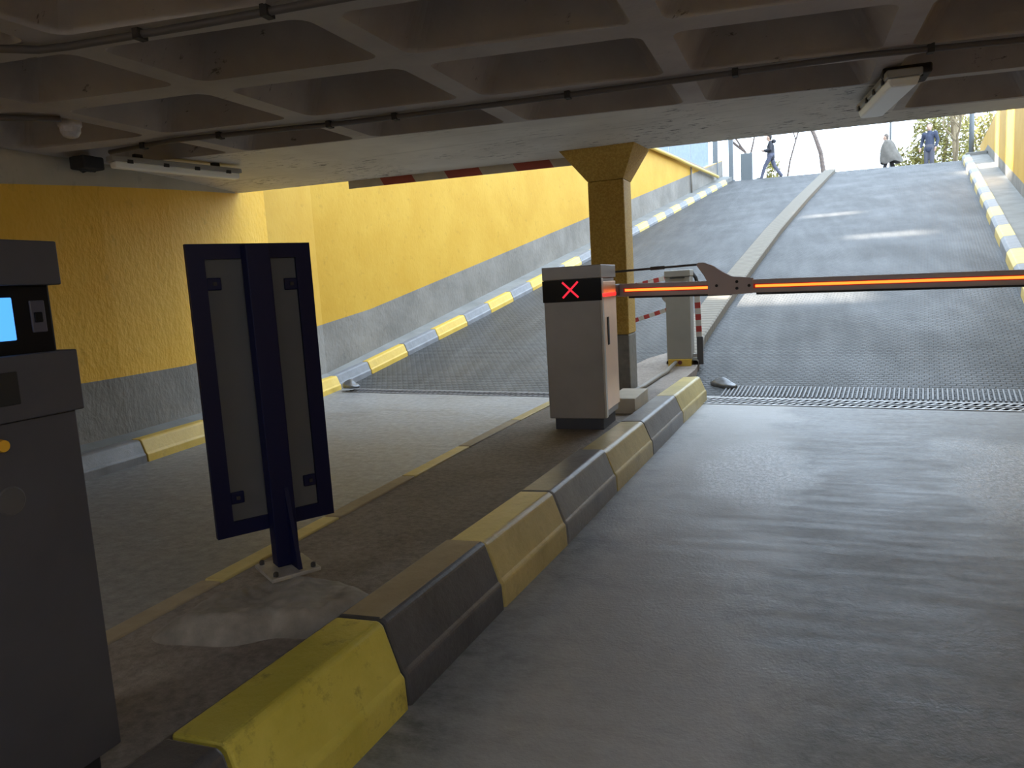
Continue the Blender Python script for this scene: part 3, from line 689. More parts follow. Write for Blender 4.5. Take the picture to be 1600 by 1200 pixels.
MB().box(p.x-.09, p.x+.09, p.y-.12, p.y+.06, CZ-.065, CZ-.055).build('lid', 'soot', t, bev=.004)
p = at(140, 255, 2.30)
t = thing('junction_box', (p.x, p.y, 2.30), 'dark cluttered box with loose cables at the left end of the left tube lamp', 'junction box')
MB().box(p.x-.09, p.x+.06, p.y-.10, p.y+.08, 2.25, 2.345).build('body', 'soot', t, bev=.012)
mb = MB()
for k in range(7):
    q = [Vector((p.x+random.uniform(-.08, .08), p.y+random.uniform(-.1, .08), 2.28+random.uniform(-.04, .02))) for _ in range(5)]; mb.tube(q, .009, 6)
mb.build('loose_cable', 'soot', t, smooth=True)

# ------------------------------------------------------------------ pay kiosk (faces the right lane)
KX, KY = -1.40, 1.09
t = thing('ticket_machine', (KX-.18, KY-.28, ISL), 'tall dark grey ticket machine with blue screen at the left edge', 'ticket machine')
def kb(x0, x1, y0, y1, z0, z1, nm, mt, par=None, bev=.006): return MB().box(x0, x1, y0, y1, z0, z1).build(nm, mt, par or t, bev=bev)
kb(KX-.34, KX-.03, KY-.52, KY-.03, ISL, .26, 'plinth', 'black')
kb(KX-.36, KX, KY-.56, KY, .25, 1.0, 'cabinet', 'kiosk_grey', bev=.003)
kb(KX-.37, KX+.012, KY-.57, KY+.012, 1.0, 1.125, 'ticket_panel', 'kiosk_grey', bev=.003)
hd = kb(KX-.35, KX-.012, KY-.55, KY-.012, 1.12, 1.265, 'head', 'kiosk_dark')
kb(KX-.365, KX+.004, KY-.565, KY+.004, 1.258, 1.345, 'hood', 'kiosk_grey', bev=.003)
def kf(px0, py0, px1, py1, dx, nm, mt, par, th=.006, bev=.002):   # flat detail on the lane side
    p = [atplane(x, y, (KX+dx, 0, 0), (1, 0, 0)) for x, y in ((px0, py0), (px1, py1))]
    y0, y1 = sorted((p[0].y, p[1].y)); z0, z1 = sorted((p[0].z, p[1].z))
    return MB().box(KX+dx-.003, KX+dx+th-.003, y0, y1, z0, z1).build(nm, mt, par, bev=bev)
pk = atplane(16, 465, (KX-.012, 0, 0), (1, 0, 0)); pz = atplane(10, 533, (KX-.012, 0, 0), (1, 0, 0))
MB().box(KX-.02, KX-.009, pk.y-.16, pk.y, pz.z, pk.z).build('screen', 'blue_screen', t, bev=.002)
rd = kf(44, 470, 74, 518, -.012, 'card_reader', 'icon_grey', t)
kf(53, 488, 68, 503, -.008, 'reader_symbol', 'kiosk_dark', rd, .005)
p0 = atplane(26, 580, (KX+.012, 0, 0), (1, 0, 0)); p1 = atplane(28, 632, (KX+.012, 0, 0), (1, 0, 0))
MB().box(KX+.008, KX+.014, p0.y-.16, p0.y, p1.z, p0.z).build('ticket_slot', 'black', t, bev=.002)
pb = atplane(0, 697, (KX, 0, 0), (1, 0, 0))
def disc(mb, c, r, x0, x1, seg=20):
    mb.prism(None, [Vector((x0, c.y+r*math.cos(k*2*math.pi/seg), c.z+r*math.sin(k*2*math.pi/seg))) for k in range(seg)], [Vector((x1, c.y+r*.85*math.cos(k*2*math.pi/seg), c.z+r*.85*math.sin(k*2*math.pi/seg))) for k in range(seg)])
mb = MB(); disc(mb, pb, .013, KX-.001, KX+.012); mb.build('button', 'amber', t)
pb = atplane(18, 783, (KX, 0, 0), (1, 0, 0)); mb = MB(); disc(mb, pb, .03, KX-.001, KX+.002); mb.build('lock_cover', 'kiosk_edge', t)

# ------------------------------------------------------------------ sign seen from behind
sb = at(449, 888, .27); sd = Vector((.55, .84, 0)).normalized(); sn = Vector((sd.y, -sd.x, 0))   # sn towards the camera side
sp = Vector((sb.x, sb.y, .0))
def son(x, y, off=0): return atplane(x, y, sp - sn*.05 + sn*off, sn)
cor = [son(285, 384), son(481, 377), son(522, 799), son(344, 845)]
u = [(c-sp).dot(sd) for c in cor]
u0, u1 = (u[0]+u[3])/2, (u[1]+u[2])/2; z1 = (cor[0].z+cor[1].z)/2; z0 = (cor[2].z+cor[3].z)/2
t = thing('traffic_sign', (sp.x, sp.y, ISL), 'tall traffic sign seen from behind, navy frame and grey back panel, on a single post', 'sign')
def sbx(a0, a1, n0, n1, zz0, zz1, nm, mt, par=None, bev=.003):
    q = lambda a_, n_, z_: sp + sd*a_ + sn*n_ + Vector((0, 0, z_))
    return MB().hexa([q(a0, n0, zz0), q(a1, n0, zz0), q(a1, n1, zz0), q(a0, n1, zz0), q(a0, n0, zz1), q(a1, n0, zz1), q(a1, n1, zz1), q(a0, n1, zz1)]).build(nm, mt, par or t, bev=bev)
w = .055
sbx(u0+w*.3, u1-w*.3, -.062, -.056, z0+w*.3, z1-w*.3, 'back_panel', 'sign_panel')
fr = MB(); q = lambda a_, n_, z_: sp + sd*a_ + sn*n_ + Vector((0, 0, z_))
for a0, a1, zz0, zz1 in ((u0, u0+w, z0, z1), (u1-w, u1, z0, z1), (u0+w, u1-w, z1-w*.9, z1), (u0+w, u1-w, z0, z0+w*.9)):
    fr.hexa([q(a0, -.07, zz0), q(a1, -.07, zz0), q(a1, -.045, zz0), q(a0, -.045, zz0), q(a0, -.07, zz1), q(a1, -.07, zz1), q(a1, -.045, zz1), q(a0, -.045, zz1)])
fr.build('frame', 'navy', t)
for uu, zz in ((u0+w, z1-.13), (u1-w-.045, z1-.14), (u0+w, z0+.13), (u1-w-.045, z0+.14)):
    lug = sbx(uu, uu+.045, -.058, -.046, zz-.02, zz+.02, 'lug', 'navy')
    sbx(uu+.018, uu+.030, -.046, -.040, zz-.006, zz+.006, 'bolt', 'soot', lug, .001)
sbx(-.035, .045, -.045, .015, .285, z1-.005, 'post', 'navy', bev=.004)
PN = MB(); PN.prism(None, [q(.012, .015, .285), q(.012, .085, .285), q(.012, .015, .56)], [q(.026, .015, .285), q(.026, .085, .285), q(.026, .015, .56)]); PN.build('gusset', 'navy', t)
bp = sbx(-.085, .085, -.09, .10, .268, .282, 'base_plate', 'plate_steel', bev=.003)
for a_, n_ in ((-.065, -.07), (.065, -.07), (-.065, .08), (.065, .08)):
    mbq = MB(); c_ = q(a_, n_, .282); mbq.lathe(c_, [(.009, 0), (.009, .012), (.004, .016)], 6); mbq.build('anchor_bolt', 'soot', bp)
# concrete mound under it
def mound():
    bm = bmesh.new(); bmesh.ops.create_grid(bm, x_segments=130, y_segments=130, size=1)
    c0 = Vector((sp.x+.10, sp.y-.19, 0))
    rnd = random.Random(3); ph = [rnd.uniform(0, 6) for _ in range(8)]
    from mathutils import noise as mn
    for v in bm.verts:
        x, y = v.co.x, v.co.y; ang = math.atan2(y, x); r = math.hypot(x, y)
        rim = .82 + .09*math.sin(2*ang+ph[0]) + .06*math.sin(3*ang+ph[1]) + .03*math.sin(7*ang+ph[2])
        h = max(0, min(1, (rim-r)/.40)); h = h*h*(3-2*h)
        px_, py_ = x*.43, y*.33
        ro = mn.noise(Vector((px_*9, py_*9, 0)))*.012 + mn.noise(Vector((px_*30, py_*30, 3)))*.005
        v.co = Vector((px_, py_, -.012 + .075*h + ro*h*1.5))
    bmesh.ops.delete(bm, geom=[v for v in bm.verts if v.co.z < -.004], context='VERTS')
    me = bpy.data.meshes.new('concrete_patch'); bm.to_mesh(me); bm.free()
    for p_ in me.polygons: p_.use_smooth = True
    me.materials.append(plain('grey_mortar', (.22, .20, .178), .7, var=.35, vscale=9, bmp=.5, bsc=40))
    o = bpy.data.objects.new('concrete_patch', me); C.objects.link(o); o.location = (c0.x, c0.y, ISL); o.rotation_euler.z = .45
    tag(o, 'uneven grey mortar mound on the island at the foot of the sign post', 'concrete patch')
mound()

# ------------------------------------------------------------------ barrier cabinet with arm
BX0, BX1, BY0, BY1 = -1.586, -1.182, 4.78, 5.195
t = thing('barrier_gate', ((BX0+BX1)/2, (BY0+BY1)/2, ISL), 'grey barrier cabinet with red cross display and glowing orange boom arm', 'barrier gate')
def bb(x0, x1, y0, y1, z0, z1, nm, mt, par=None, bev=.006): return MB().box(x0, x1, y0, y1, z0, z1).build(nm, mt, par or t, bev=bev)
bb(BX0+.03, BX1-.03, BY0+.03, BY1-.03, ISL-.005, .285, 'plinth', plain('dark_blue_grey_plinth', (.045, .05, .07), .5))
bb(BX0, BX1-.012, BY0, BY1, .28, 1.225, 'housing', 'steel_grey')
bb(BX1-.012, BX1+.002, BY0-.001, BY0+.045, .285, 1.222, 'edge_strip', 'silver', bev=.003)
dr = bb(BX1-.012, BX1, BY0+.05, BY1-.004, .33, 1.20, 'door', 'door_reflection', bev=.003)
hp = MB(); hp.box(BX1-.002, BX1+.004, BY0+.12, BY0+.165, .77, .96); hp.build('door_handle', 'black', dr, bev=.002)
bb(BX0-.003, BX1+.002, BY0-.006, BY1+.002, 1.225, 1.312, 'lid', 'steel_grey', bev=.004)
dp = bb(BX0-.002, BX1+.001, BY0-.014, BY0+.004, 1.078, 1.222, 'display', 'black_glass', bev=.002)
cxm = MB(); c_ = aty(891, 453, BY0-.015); hw, hh, tk = .054, .052, .0065
for sg in (1, -1):
    d_ = Vector((hw*2, 0, sg*hh*2)).normalized(); n_ = Vector((-d_.z, 0, d_.x)); l_ = math.hypot(hw, hh)
    p_ = [c_ - d_*l_ - n_*tk, c_ + d_*l_ - n_*tk, c_ + d_*l_ + n_*tk, c_ - d_*l_ + n_*tk]
    yo_ = -.0005*sg
    cxm.prism(None, [v+Vector((0, .002, 0)) for v in p_], [v+Vector((0, -.001+yo_, 0)) for v in p_])
cxm.build('red_cross', 'red_led', dp)
bb(BX1-.001, BX1+.003, BY0+.02, BY1-.01, 1.098, 1.122, 'red_glow_strip', 'red_bar', bev=.001)  # red glow on the cabinet side, made as an emissive strip
# boom
AY = 5.36
def az(x): return 1.128 - .0205*(x+1.19)
def arm_sec(x0, x1, hh, z_off=0, y0=AY-.028, y1=AY+.028):
    a = [Vector((x0, y0, az(x0)+z_off-hh)), Vector((x0, y0, az(x0)+z_off+hh)), Vector((x0, y1, az(x0)+z_off+hh)), Vector((x0, y1, az(x0)+z_off-hh))]
    b = [Vector((x1, v.y, v.z-az(x0)+az(x1))) for v in a]; return a, b
arm = MB(); arm.prism(None, *arm_sec(-1.205, 2.62, .046)); arm = arm.build('boom_arm', 'arm', t, bev=.006)
g = MB(); g.prism(None, *arm_sec(-1.12, -.40, .007, -.052, AY-.022, AY+.022)); g.prism(None, *arm_sec(-.24, 2.61, .007, -.052, AY-.022, AY+.022)); g.build('rubber_edge', 'arm_dark', arm)
for x0, x1 in ((-1.145, -.53), (-.245, 2.55)):
    r_ = MB(); r_.prism(None, *arm_sec(x0-.012, x1+.012, .0155, .0, AY-.0295, AY-.026)); r_ = r_.build('strip_bed', 'led_rim', arm)
    s_ = MB(); s_.prism(None, *arm_sec(x0, x1, .0085, .0, AY-.031, AY-.027)); s_.build('light_strip', 'orange_led', r_)
# knuckle fin
prof = [(-.635, 1.276), (-.622, 1.290), (-.585, 1.290), (-.52, 1.262), (-.455, 1.215), (-.40, 1.183), (-.33, 1.176), (-.26, 1.165), (-.26, 1.062), (-.40, 1.058), (-.56, 1.063), (-.56, 1.15), (-.585, 1.20)]
kn = MB(); kn.prism(None, [Vector((x, AY-.042, z)) for x, z in prof], [Vector((x, AY-.026, z)) for x, z in prof])
kn.prism(None, [Vector((x, AY+.026, z)) for x, z in prof], [Vector((x, AY+.042, z)) for x, z in prof])
kn = kn.build('knuckle_bracket', 'arm', t, bev=.003)
for x, z in ((-.50, 1.125), (-.365, 1.145), (-.365, 1.10), (-.285, 1.115)):
    mb = MB(); mb.prism(None, [Vector((x+.011*math.cos(k*math.pi/4), AY-.043, z+.011*math.sin(k*math.pi/4))) for k in range(8)], [Vector((x+.009*math.cos(k*math.pi/4), AY-.050, z+.009*math.sin(k*math.pi/4))) for k in range(8)]); mb.build('bolt', 'soot', kn)
mb = MB(); mb.tube([Vector((-1.30, AY-.0, 1.262)), Vector((-.90, AY, 1.272)), Vector((-.61, AY, 1.279))], .008, 8); mb.tube([Vector((-.96, AY, 1.2705)), Vector((-.86, AY, 1.273))], .013, 8); mb.build('tie_rod', 'ceil_pipe', t, smooth=True)
mb = MB(); mb.box(-1.36, -1.185, BY1, AY+.02, 1.09, 1.175); mb.box(-1.36, -1.28, BY1, AY+.01, 1.175, 1.285); mb.build('drive_head', 'kiosk_edge', t, bev=.006)

# ------------------------------------------------------------------ far gate for the left lane
GY = 8.25
t = thing('barrier_gate', (-1.19, GY+.15, ISL), 'pale narrow gate cabinet with yellow foot behind the boom arm', 'barrier gate')
def gb(x0, x1, y0, y1, z0, z1, nm, mt, par=None, bev=.006): return MB().box(x0, x1, y0, y1, z0, z1).build(nm, mt, par or t, bev=bev)
ft = gb(-1.315, -1.065, GY, GY+.30, ISL-.005, .295, 'foot', 'barrier2_yellow')
mb = MB(); disc_c = Vector((-1.185, GY-.002, .258)); mb.prism(None, [Vector((disc_c.x+.024*math.cos(k*.524), GY-.001, disc_c.z+.024*math.sin(k*.524))) for k in range(12)], [Vector((disc_c.x+.02*math.cos(k*.524), GY-.012, disc_c.z+.02*math.sin(k*.524))) for k in range(12)]); mb.build('cap', plain('dark_red_cap', (.10, .02, .02), .5), ft)
gb(-1.325, -1.06, GY+.005, GY+.295, .295, 1.20, 'housing', 'barrier2')
gb(-1.332, -1.053, GY-.004, GY+.304, 1.20, 1.275, 'lid', 'barrier2', bev=.01)
gb(-1.27, -1.11, GY-.008, GY-.002, 1.185, 1.197, 'slot', 'black', bev=.001)
mb = MB(); mb.prism(None, [Vector((-1.30+.125*math.cos(k*.2618), GY+.302, 1.02+.125*math.sin(k*.2618))) for k in range(24)], [Vector((-1.30+.125*math.cos(k*.2618), GY+.34, 1.02+.125*math.sin(k*.2618))) for k in range(24)]); mb.build('hub_disc', 'steel_grey', t)
mb = MB(); mb.tube([Vector((-1.07, GY+.32, 1.24)), Vector((-1.03, GY+.32, 1.18)), Vector((-1.0, GY+.32, 1.06)), Vector((-1.01, GY+.32, .93))], .02, 8); mb.build('spring_arm', 'soot', t, smooth=True)
# red and white lattice rails hanging out over the left lane
def striped(p0, p1, w, par, nm, n, first_red, dpt=.03):
    p0, p1 = Vector(p0), Vector(p1); d = (p1-p0); dn = d.normalized(); nz = Vector((-dn.z, 0, dn.x))
    mb = MB()
    for k in range(n):
        a, b = p0+d*(k/n), p0+d*((k+1)/n)
        pr = lambda q_: [q_-nz*w, q_+nz*w, q_+nz*w+Vector((0, dpt, 0)), q_-nz*w+Vector((0, dpt, 0))]
        mb.prism(None, pr(a), pr(b), 1 if (k % 2 == 0) == first_red else 0)
    return mb.build(nm, ['white_red_w', 'white_red_r'], par)
striped((-1.325, GY+.36, 1.205), (-1.95, GY+.36, 1.09), .026, t, 'upper_rail', 10, True)
striped((-1.325, GY+.36, .845), (-1.95, GY+.36, .665), .024, t, 'lower_rail', 10, True)
striped((-1.0, GY+.12, 1.04), (-.985, GY+.12, .52), .030, t, 'hanging_bar', 8, True)
gb(-1.012, -.945, GY+.11, GY+.16, ISL+.02, .53, 'bar_sleeve', 'kiosk_edge', bev=.004)
gb(-1.06, -1.0, GY+.12, GY+.15, .3, .34, 'stay', 'white_red_w', bev=.002); gb(-1.06, -.99, GY+.12, GY+.15, .98, 1.02, 'stay', 'white_red_w', bev=.002)

# pale block and conduit on the island
mb = MB(); q0, q1 = at(995, 650, ISL), at(1013, 632, ISL)
mb.box(-1.33, -1.12, 5.42, 5.95, ISL-.004, .315)
tag(mb.build('concrete_block', 'concrete_white', loc=(-1.22, 5.68, ISL), bev=.006), 'low pale concrete block on the island behind the barrier cabinet', 'concrete block')
mb = MB(); mb.tube([Vector((-1.34, 6.25, ISL+.02)), Vector((-1.30, 6.7, ISL+.02)), Vector((-1.275, 7.4, ISL+.02)), Vector((-1.25, 7.75, ISL+.022)), Vector((-1.235, 7.95, ISL+.05)), Vector((-1.23, 8.235, ISL+.06))], .022, 10)
tag(mb.build('cable_conduit', 'pipe', loc=(-1.28, 7.2, ISL), smooth=True), 'grey cable conduit lying on the island from the pillar to the far gate', 'conduit')

# ------------------------------------------------------------------ people
def body_mesh(chains, name, mt, parent, vox=.014):
    """tapered limbs fused into one continuous surface"""
    mb = MB()
    for pts, rr in chains:
        P_ = [Vector(p) for p in pts]; dense = []; dr_ = []
        for i in range(len(P_)-1):
            for k in range(4):
                f = k/4; dense.append(P_[i].lerp(P_[i+1], f)); dr_.append(rr[i]+(rr[i+1]-rr[i])*f)
        dense.append(P_[-1]); dr_.append(rr[-1])
        d0 = (dense[0]-dense[1]).normalized(); d1 = (dense[-1]-dense[-2]).normalized()
        dense = [dense[0]+d0*dr_[0]*.8, dense[0]+d0*dr_[0]*.5] + dense + [dense[-1]+d1*dr_[-1]*.5, dense[-1]+d1*dr_[-1]*.8]
        dr_ = [dr_[0]*.3, dr_[0]*.8] + dr_ + [dr_[-1]*.8, dr_[-1]*.3]
        mb.tube(dense, dr_, 12)
    o = mb.build(name, mt, parent)
    m = o.modifiers.new('r', 'REMESH'); m.mode = 'VOXEL'; m.voxel_size = vox
    s = o.modifiers.new('s', 'SMOOTH'); s.factor = .5; s.iterations = 3
    dg = bpy.context.evaluated_depsgraph_get(); dg.update()
    me = bpy.data.meshes.new_from_object(o.evaluated_get(dg)); o.modifiers.clear(); old = o.data; o.data = me
    for p_ in me.polygons: p_.use_smooth = True
    return o
def person(base, yaw, h, pose, label, jm, tm, hairm, shawl=None):
    """pose: joints in body frame (x right, y forward, z up) for a 1.75 m figure"""
    t = thing('person', base, label, 'person'); k = h/1.75; rot = Matrix.Rotation(yaw, 3, 'Z')
    W = lambda p: Vector(base) + rot @ (Vector(p)*k)
    S = lambda L_: [W(p) for p in L_]
    J = pose; r = lambda *a: [x*k for x in a]
    hd_ = J['head']; nk = J['neck']; ch = J['chest']; pv = J['pelvis']
    H_ = Vector(hd_)
    ch_b = []
    ch_b.append((S([pv, J['waist'], ch, nk]), r(.115, .10, .115, .05)))
    ch_b.append((S([nk, H_+Vector((0, -.01, -.09))]), r(.055, .055)))
    ch_b.append((S([H_+Vector((0, .01, -.07)), H_+Vector((0, .0, 0)), H_+Vector((0, -.01, .07))]), r(.068, .088, .075)))
    ch_b.append((S([H_+Vector((0, .085, .0)), H_+Vector((0, .105, -.025))]), r(.012, .016)))     # nose
    ch_b.append((S([H_+Vector((0, .075, -.06)), H_+Vector((0, .08, -.062))]), r(.022, .022)))    # mouth and chin
    for sx in (-1, 1): ch_b.append((S([H_+Vector((sx*.088, 0, .01)), H_+Vector((sx*.092, -.005, -.03))]), r(.016, .014)))
    for s in ('l', 'r'):
        sx = -1 if s == 'l' else 1
        ch_b.append((S([J['sh_'+s], J['el_'+s], J['wr_'+s]]), r(.055, .042, .028)))
        w_ = Vector(J['wr_'+s]); f_ = (w_-Vector(J['el_'+s])).normalized(); side = Vector((f_.y, -f_.x, 0)); side = side.normalized() if side.length > .1 else Vector((0, 1, 0))
        ch_b.append((S([w_, w_+f_*.07]), r(.03, .034)))
        for q_ in range(4):
            o_ = side*(q_-1.5)*.019; ln = (.065, .078, .074, .055)[q_]
            ch_b.append((S([w_+f_*.08+o_, w_+f_*(.08+ln*.6)+o_, w_+f_*(.08+ln)+o_+Vector((0, 0, -.012))]), r(.0095, .009, .008)))
        ch_b.append((S([w_+f_*.03+side*.03, w_+f_*.075+side*.058]), r(.012, .010)))
        ch_b.append((S([J['hip_'+s], J['kn_'+s], J['an_'+s]]), r(.085, .055, .04)))
    b = body_mesh(ch_b, 'body', 'skin', t, .011*k if not shawl else .012)
    # clothes
    tr = [(S([pv, Vector(pv)+Vector((0, 0, .08))]), r(.155, .15))]
    for s in ('l', 'r'): tr.append((S([J['hip_'+s], J['kn_'+s], J['an_'+s]]), r(.10, .074, .062)))
    body_mesh(tr, 'trousers', tm, t)
    jk = [(S([Vector(pv)+Vector((0, 0, -.06)), J['waist'], ch, Vector(nk)+Vector((0, 0, -.03))]), r(.155, .14, .145, .075)),
          (S([Vector(J['sh_l'])*1, ch, J['sh_r']]), r(.07, .125, .07))]
    for s in ('l', 'r'): jk.append((S([J['sh_'+s], J['el_'+s], Vector(J['el_'+s]).lerp(Vector(J['wr_'+s]), .93)]), r(.072, .058, .046)))
    body_mesh(jk, 'jacket', jm, t)
    body_mesh([(S([H_+Vector((0, -.03, .02)), H_+Vector((0, -.015, .085))]), r(.09, .082)), (S([H_+Vector((0, -.05, -.06)), H_+Vector((0, -.04, .04))]), r(.06, .085))], 'hair', hairm, t)
    for s in ('l', 'r'):
        a_ = Vector(J['an_'+s]); fd = Vector(J.get('toe_'+s, (0, 1, -.3))).normalized()
        body_mesh([(S([a_+Vector((0, 0, -.03)), a_+fd*.09+Vector((0, 0, -.03)), a_+fd*.17+Vector((0, 0, -.025))]), r(.045, .045, .034))], 'shoe', 'shoe', t)
    if shawl:
        mb = MB(); n = 28; rows_ = []
        for zz, rx, ry, off in shawl:
            rows_.append([W((rx*(1+.06*math.sin(q_*1.35+zz*9))*math.cos(q_*2*math.pi/n), off+ry*(1+.05*math.sin(q_*2.2+zz*7))*math.sin(q_*2*math.pi/n), zz+(.05*math.sin(q_*.9) if zz < .75 else 0))) for q_ in range(n+1)])
        loft_quads(mb, rows_); o = mb.build('shawl', 'poncho', t, smooth=True)
        sm = o.modifiers.new('t', 'SOLIDIFY'); sm.thickness = .02; o.modifiers.new('s', 'SUBSURF').levels = 1
    return t
# walker, striding to the left, holding a phone
fw = at(1205, 280, 4.68)
walk = dict(pelvis=(0, 0, .93), waist=(0, -.0, 1.08), chest=(0, .01, 1.30), neck=(0, .02, 1.50), head=(0, .07, 1.64),
            sh_l=(-.18, .0, 1.42), el_l=(-.22, -.02, 1.14), wr_l=(-.16, .23, 1.15), sh_r=(.18, .0, 1.42), el_r=(.22, .02, 1.13), wr_r=(.14, .26, 1.16),
            hip_l=(-.09, 0, .92), kn_l=(-.10, .22, .53), an_l=(-.09, .36, .10), hip_r=(.09, 0, .92), kn_r=(.10, -.12, .52), an_r=(.10, -.38, .14), toe_l=(0, 1, .1), toe_r=(0, .8, -.5))
lz = 4.66
pw = thing_walk = person((fw.x, fw.y, lz), math.pi/2-.14, 1.66, walk, 'person in dark hooded jacket striding left at the ramp top, holding a phone', 'jacket_dark', 'jeans', 'hair')
rotw = Matrix.Rotation(math.pi/2-.14, 3, 'Z'); c_ = Vector((fw.x, fw.y, lz)) + rotw @ (Vector((-.01, .40, 1.20))*.95)
tag(MB().box(c_.x-.07, c_.x+.07, c_.y-.035, c_.y+.035, c_.z-.006, c_.z+.006).build('mobile_phone', 'phone', loc=c_, bev=.004), 'dark phone held by the striding person at the top of the ramp', 'phone')
body_mesh([([Vector((fw.x, fw.y, lz)) + rotw @ (Vector(p_)*.95) for p_ in ((-.07, -.10, 1.50), (0, -.13, 1.47), (.07, -.10, 1.50))], [.06, .075, .06])], 'hood', 'jacket_dark', pw)
sz = street_z(.9)
fm = atplane(1452, 250, (0, 31.5, 0), (0, 1, 0))
stand = dict(pelvis=(0, 0, .95), waist=(0, 0, 1.10), chest=(0, 0, 1.32), neck=(0, .01, 1.52), head=(0, .03, 1.655),
             sh_l=(-.19, 0, 1.44), el_l=(-.25, -.05, 1.17), wr_l=(-.22, .02, .95), sh_r=(.19, 0, 1.44), el_r=(.26, -.05, 1.18), wr_r=(.27, .06, .97),
             hip_l=(-.09, 0, .93), kn_l=(-.085, .02, .51), an_l=(-.085, -.02, .08), hip_r=(.09, 0, .93), kn_r=(.085, .03, .51), an_r=(.085, .0, .08))
person((fm.x, 31.5, street_z(2.0)-.01), math.pi-.5, 1.80, stand, 'standing person in navy jacket and grey trousers at the top right of the ramp', 'jacket_navy', 'trousers', 'hair_grey')
fq = atplane(1390, 255, (0, 31.5, 0), (0, 1, 0))
stoop = dict(pelvis=(0, -.02, .90), waist=(0, .0, 1.05), chest=(0, .05, 1.26), neck=(0, .10, 1.44), head=(0, .15, 1.57),
             sh_l=(-.16, .05, 1.36), el_l=(-.22, .06, 1.10), wr_l=(-.08, .24, 1.02), sh_r=(.16, .05, 1.36), el_r=(.22, .06, 1.10), wr_r=(.08, .24, 1.02),
             hip_l=(-.09, 0, .88), kn_l=(-.09, .14, .50), an_l=(-.09, .20, .08), hip_r=(.09, 0, .88), kn_r=(.09, -.08, .48), an_r=(.09, -.24, .12))
person((fq.x, 31.5, street_z(1.0)-.01), math.pi/2-.3, 1.62, stoop, 'person wrapped in a pale oatmeal shawl walking left at the top of the ramp', 'poncho', 'trousers_black', 'hair_grey',
       shawl=[(1.47, .09, .10, .08), (1.40, .19, .17, .06), (1.25, .27, .25, .05), (1.05, .30, .31, .04), (.88, .31, .36, .0), (.70, .31, .40, -.04), (.55, .30, .42, -.08)])

# ------------------------------------------------------------------ trees, shrubs, poles on the street
def tree(p, h, r0, label, lean=(0, 0), seed=1, depth=4, spread=.6, bare=True, grp='bare street trees', mt='bark', nb=3):
    rnd = random.Random(seed); t = thing('bare_tree', p, label, 'tree', grp); tr = MB(); br = MB(); tips = []
    def grow(p0, d, ln, r, lv):
        pts = [p0]; dd = d.copy(); n = 4
        for i in range(n):
            dd = (dd + Vector((rnd.uniform(-.18, .18), rnd.uniform(-.18, .18), rnd.uniform(-.05, .12)))).normalized(); pts.append(pts[-1]+dd*ln/n)
        (tr if lv == 0 else br).tube(pts, [max(.016, r*(1-.35*i/n)) for i in range(n+1)], 8 if lv < 2 else 5)
        if lv >= depth: tips.append(pts[-1]); return
        for k in range(nb if lv else nb+1):
            a_ = rnd.uniform(0, 6.28); q_ = pts[-1] if k < 2 else pts[rnd.randint(2, n)]
            nd = (dd*(.9-.2*spread) + Vector((math.cos(a_)*spread, math.sin(a_)*spread, .15))).normalized(); grow(q_, nd, ln*rnd.uniform(.5, .72), r*.6, lv+1)
    grow(Vector(p), Vector((lean[0], lean[1], 1)).normalized(), h, r0, 0)
    tr.build('trunk', mt, t, smooth=True); br.build('branches', mt, t); return t, tips
def stp(px_, py_, y): 
    q_ = aty(px_, py_, y); l_ = (Vector((q_.x, q_.y))-O2).dot(R2); return Vector((q_.x, q_.y, street_z(max(-5, min(4, l_)))-.05))
tree(stp(1292, 268, 36), 3.4, .11, 'bare tree with straight trunk beyond the ramp top, left of the shawled person', (-.07, 0), 3, 4, .9, True)
tree(stp(1180, 275, 38), 2.3, .09, 'bare crooked little tree at the top left, left of the striding person', (-.35, 0), 5, 4, .8, True)
tree(stp(1228, 275, 42), 4.2, .05, 'thin bare tree behind the striding person', (.05, 0), 9, 4, .7, True)
tree(stp(1492, 245, 37), 2.0, .12, 'bare spreading tree among the yellow-green shrubs at the top right', (.12, 0), 12, 4, .8, True, mt='twig')
mb = MB(); q_ = stp(1391, 262, 34); mb.tube([q_, q_+Vector((0, 0, 5.5))], .035, 8); mb.lathe(q_, [(.07, 0), (.07, .06), (.04, .1)], 10)
tag(mb.build('lamp_post', 'post_grey', loc=q_, smooth=True), 'thin dark post rising behind the shawled person', 'post')
def shrub(p, w, d, h, n, label, mt, seed, grp='shrubs beyond the ramp'):
    rnd = random.Random(seed); t = thing('shrub', p, label, 'shrub', grp); st_ = MB(); lf = MB(); p = Vector(p)
    for k in range(14):
        a_ = rnd.uniform(0, 6.28); e = p+Vector((math.cos(a_)*w*rnd.uniform(.2, .9), math.sin(a_)*d*rnd.uniform(.2, .9), h*rnd.uniform(.5, 1)))
        m_ = p.lerp(e, .5)+Vector((rnd.uniform(-.15, .15)*w, 0, .12*h)); st_.tube([p, m_, e], [.03, .02, .008], 5)
    for k in range(n):
        a_ = rnd.uniform(0, 6.28); rr = math.sqrt(rnd.random()); z_ = h*rnd.random()
        c_ = p+Vector((math.cos(a_)*w*rr*(1-.3*z_/h), math.sin(a_)*d*rr*(1-.3*z_/h), .1+z_)); s_ = rnd.uniform(.07, .15)
        u_ = Vector((rnd.uniform(-1, 1), rnd.uniform(-1, 1), rnd.uniform(-1, 1))).normalized(); v_ = u_.orthogonal().normalized()
        lf.add([c_-u_*s_, c_+v_*s_*.45, c_+u_*s_, c_-v_*s_*.45], [(0, 1, 2, 3)])
    st_.build('stems', 'twig', t); lf.build('foliage', mt, t)
shrub(stp(1470, 250, 39), 1.5, 1.0, 3.3, 2600, 'tall yellow-green shrub behind the standing person', 'leaf', 21)
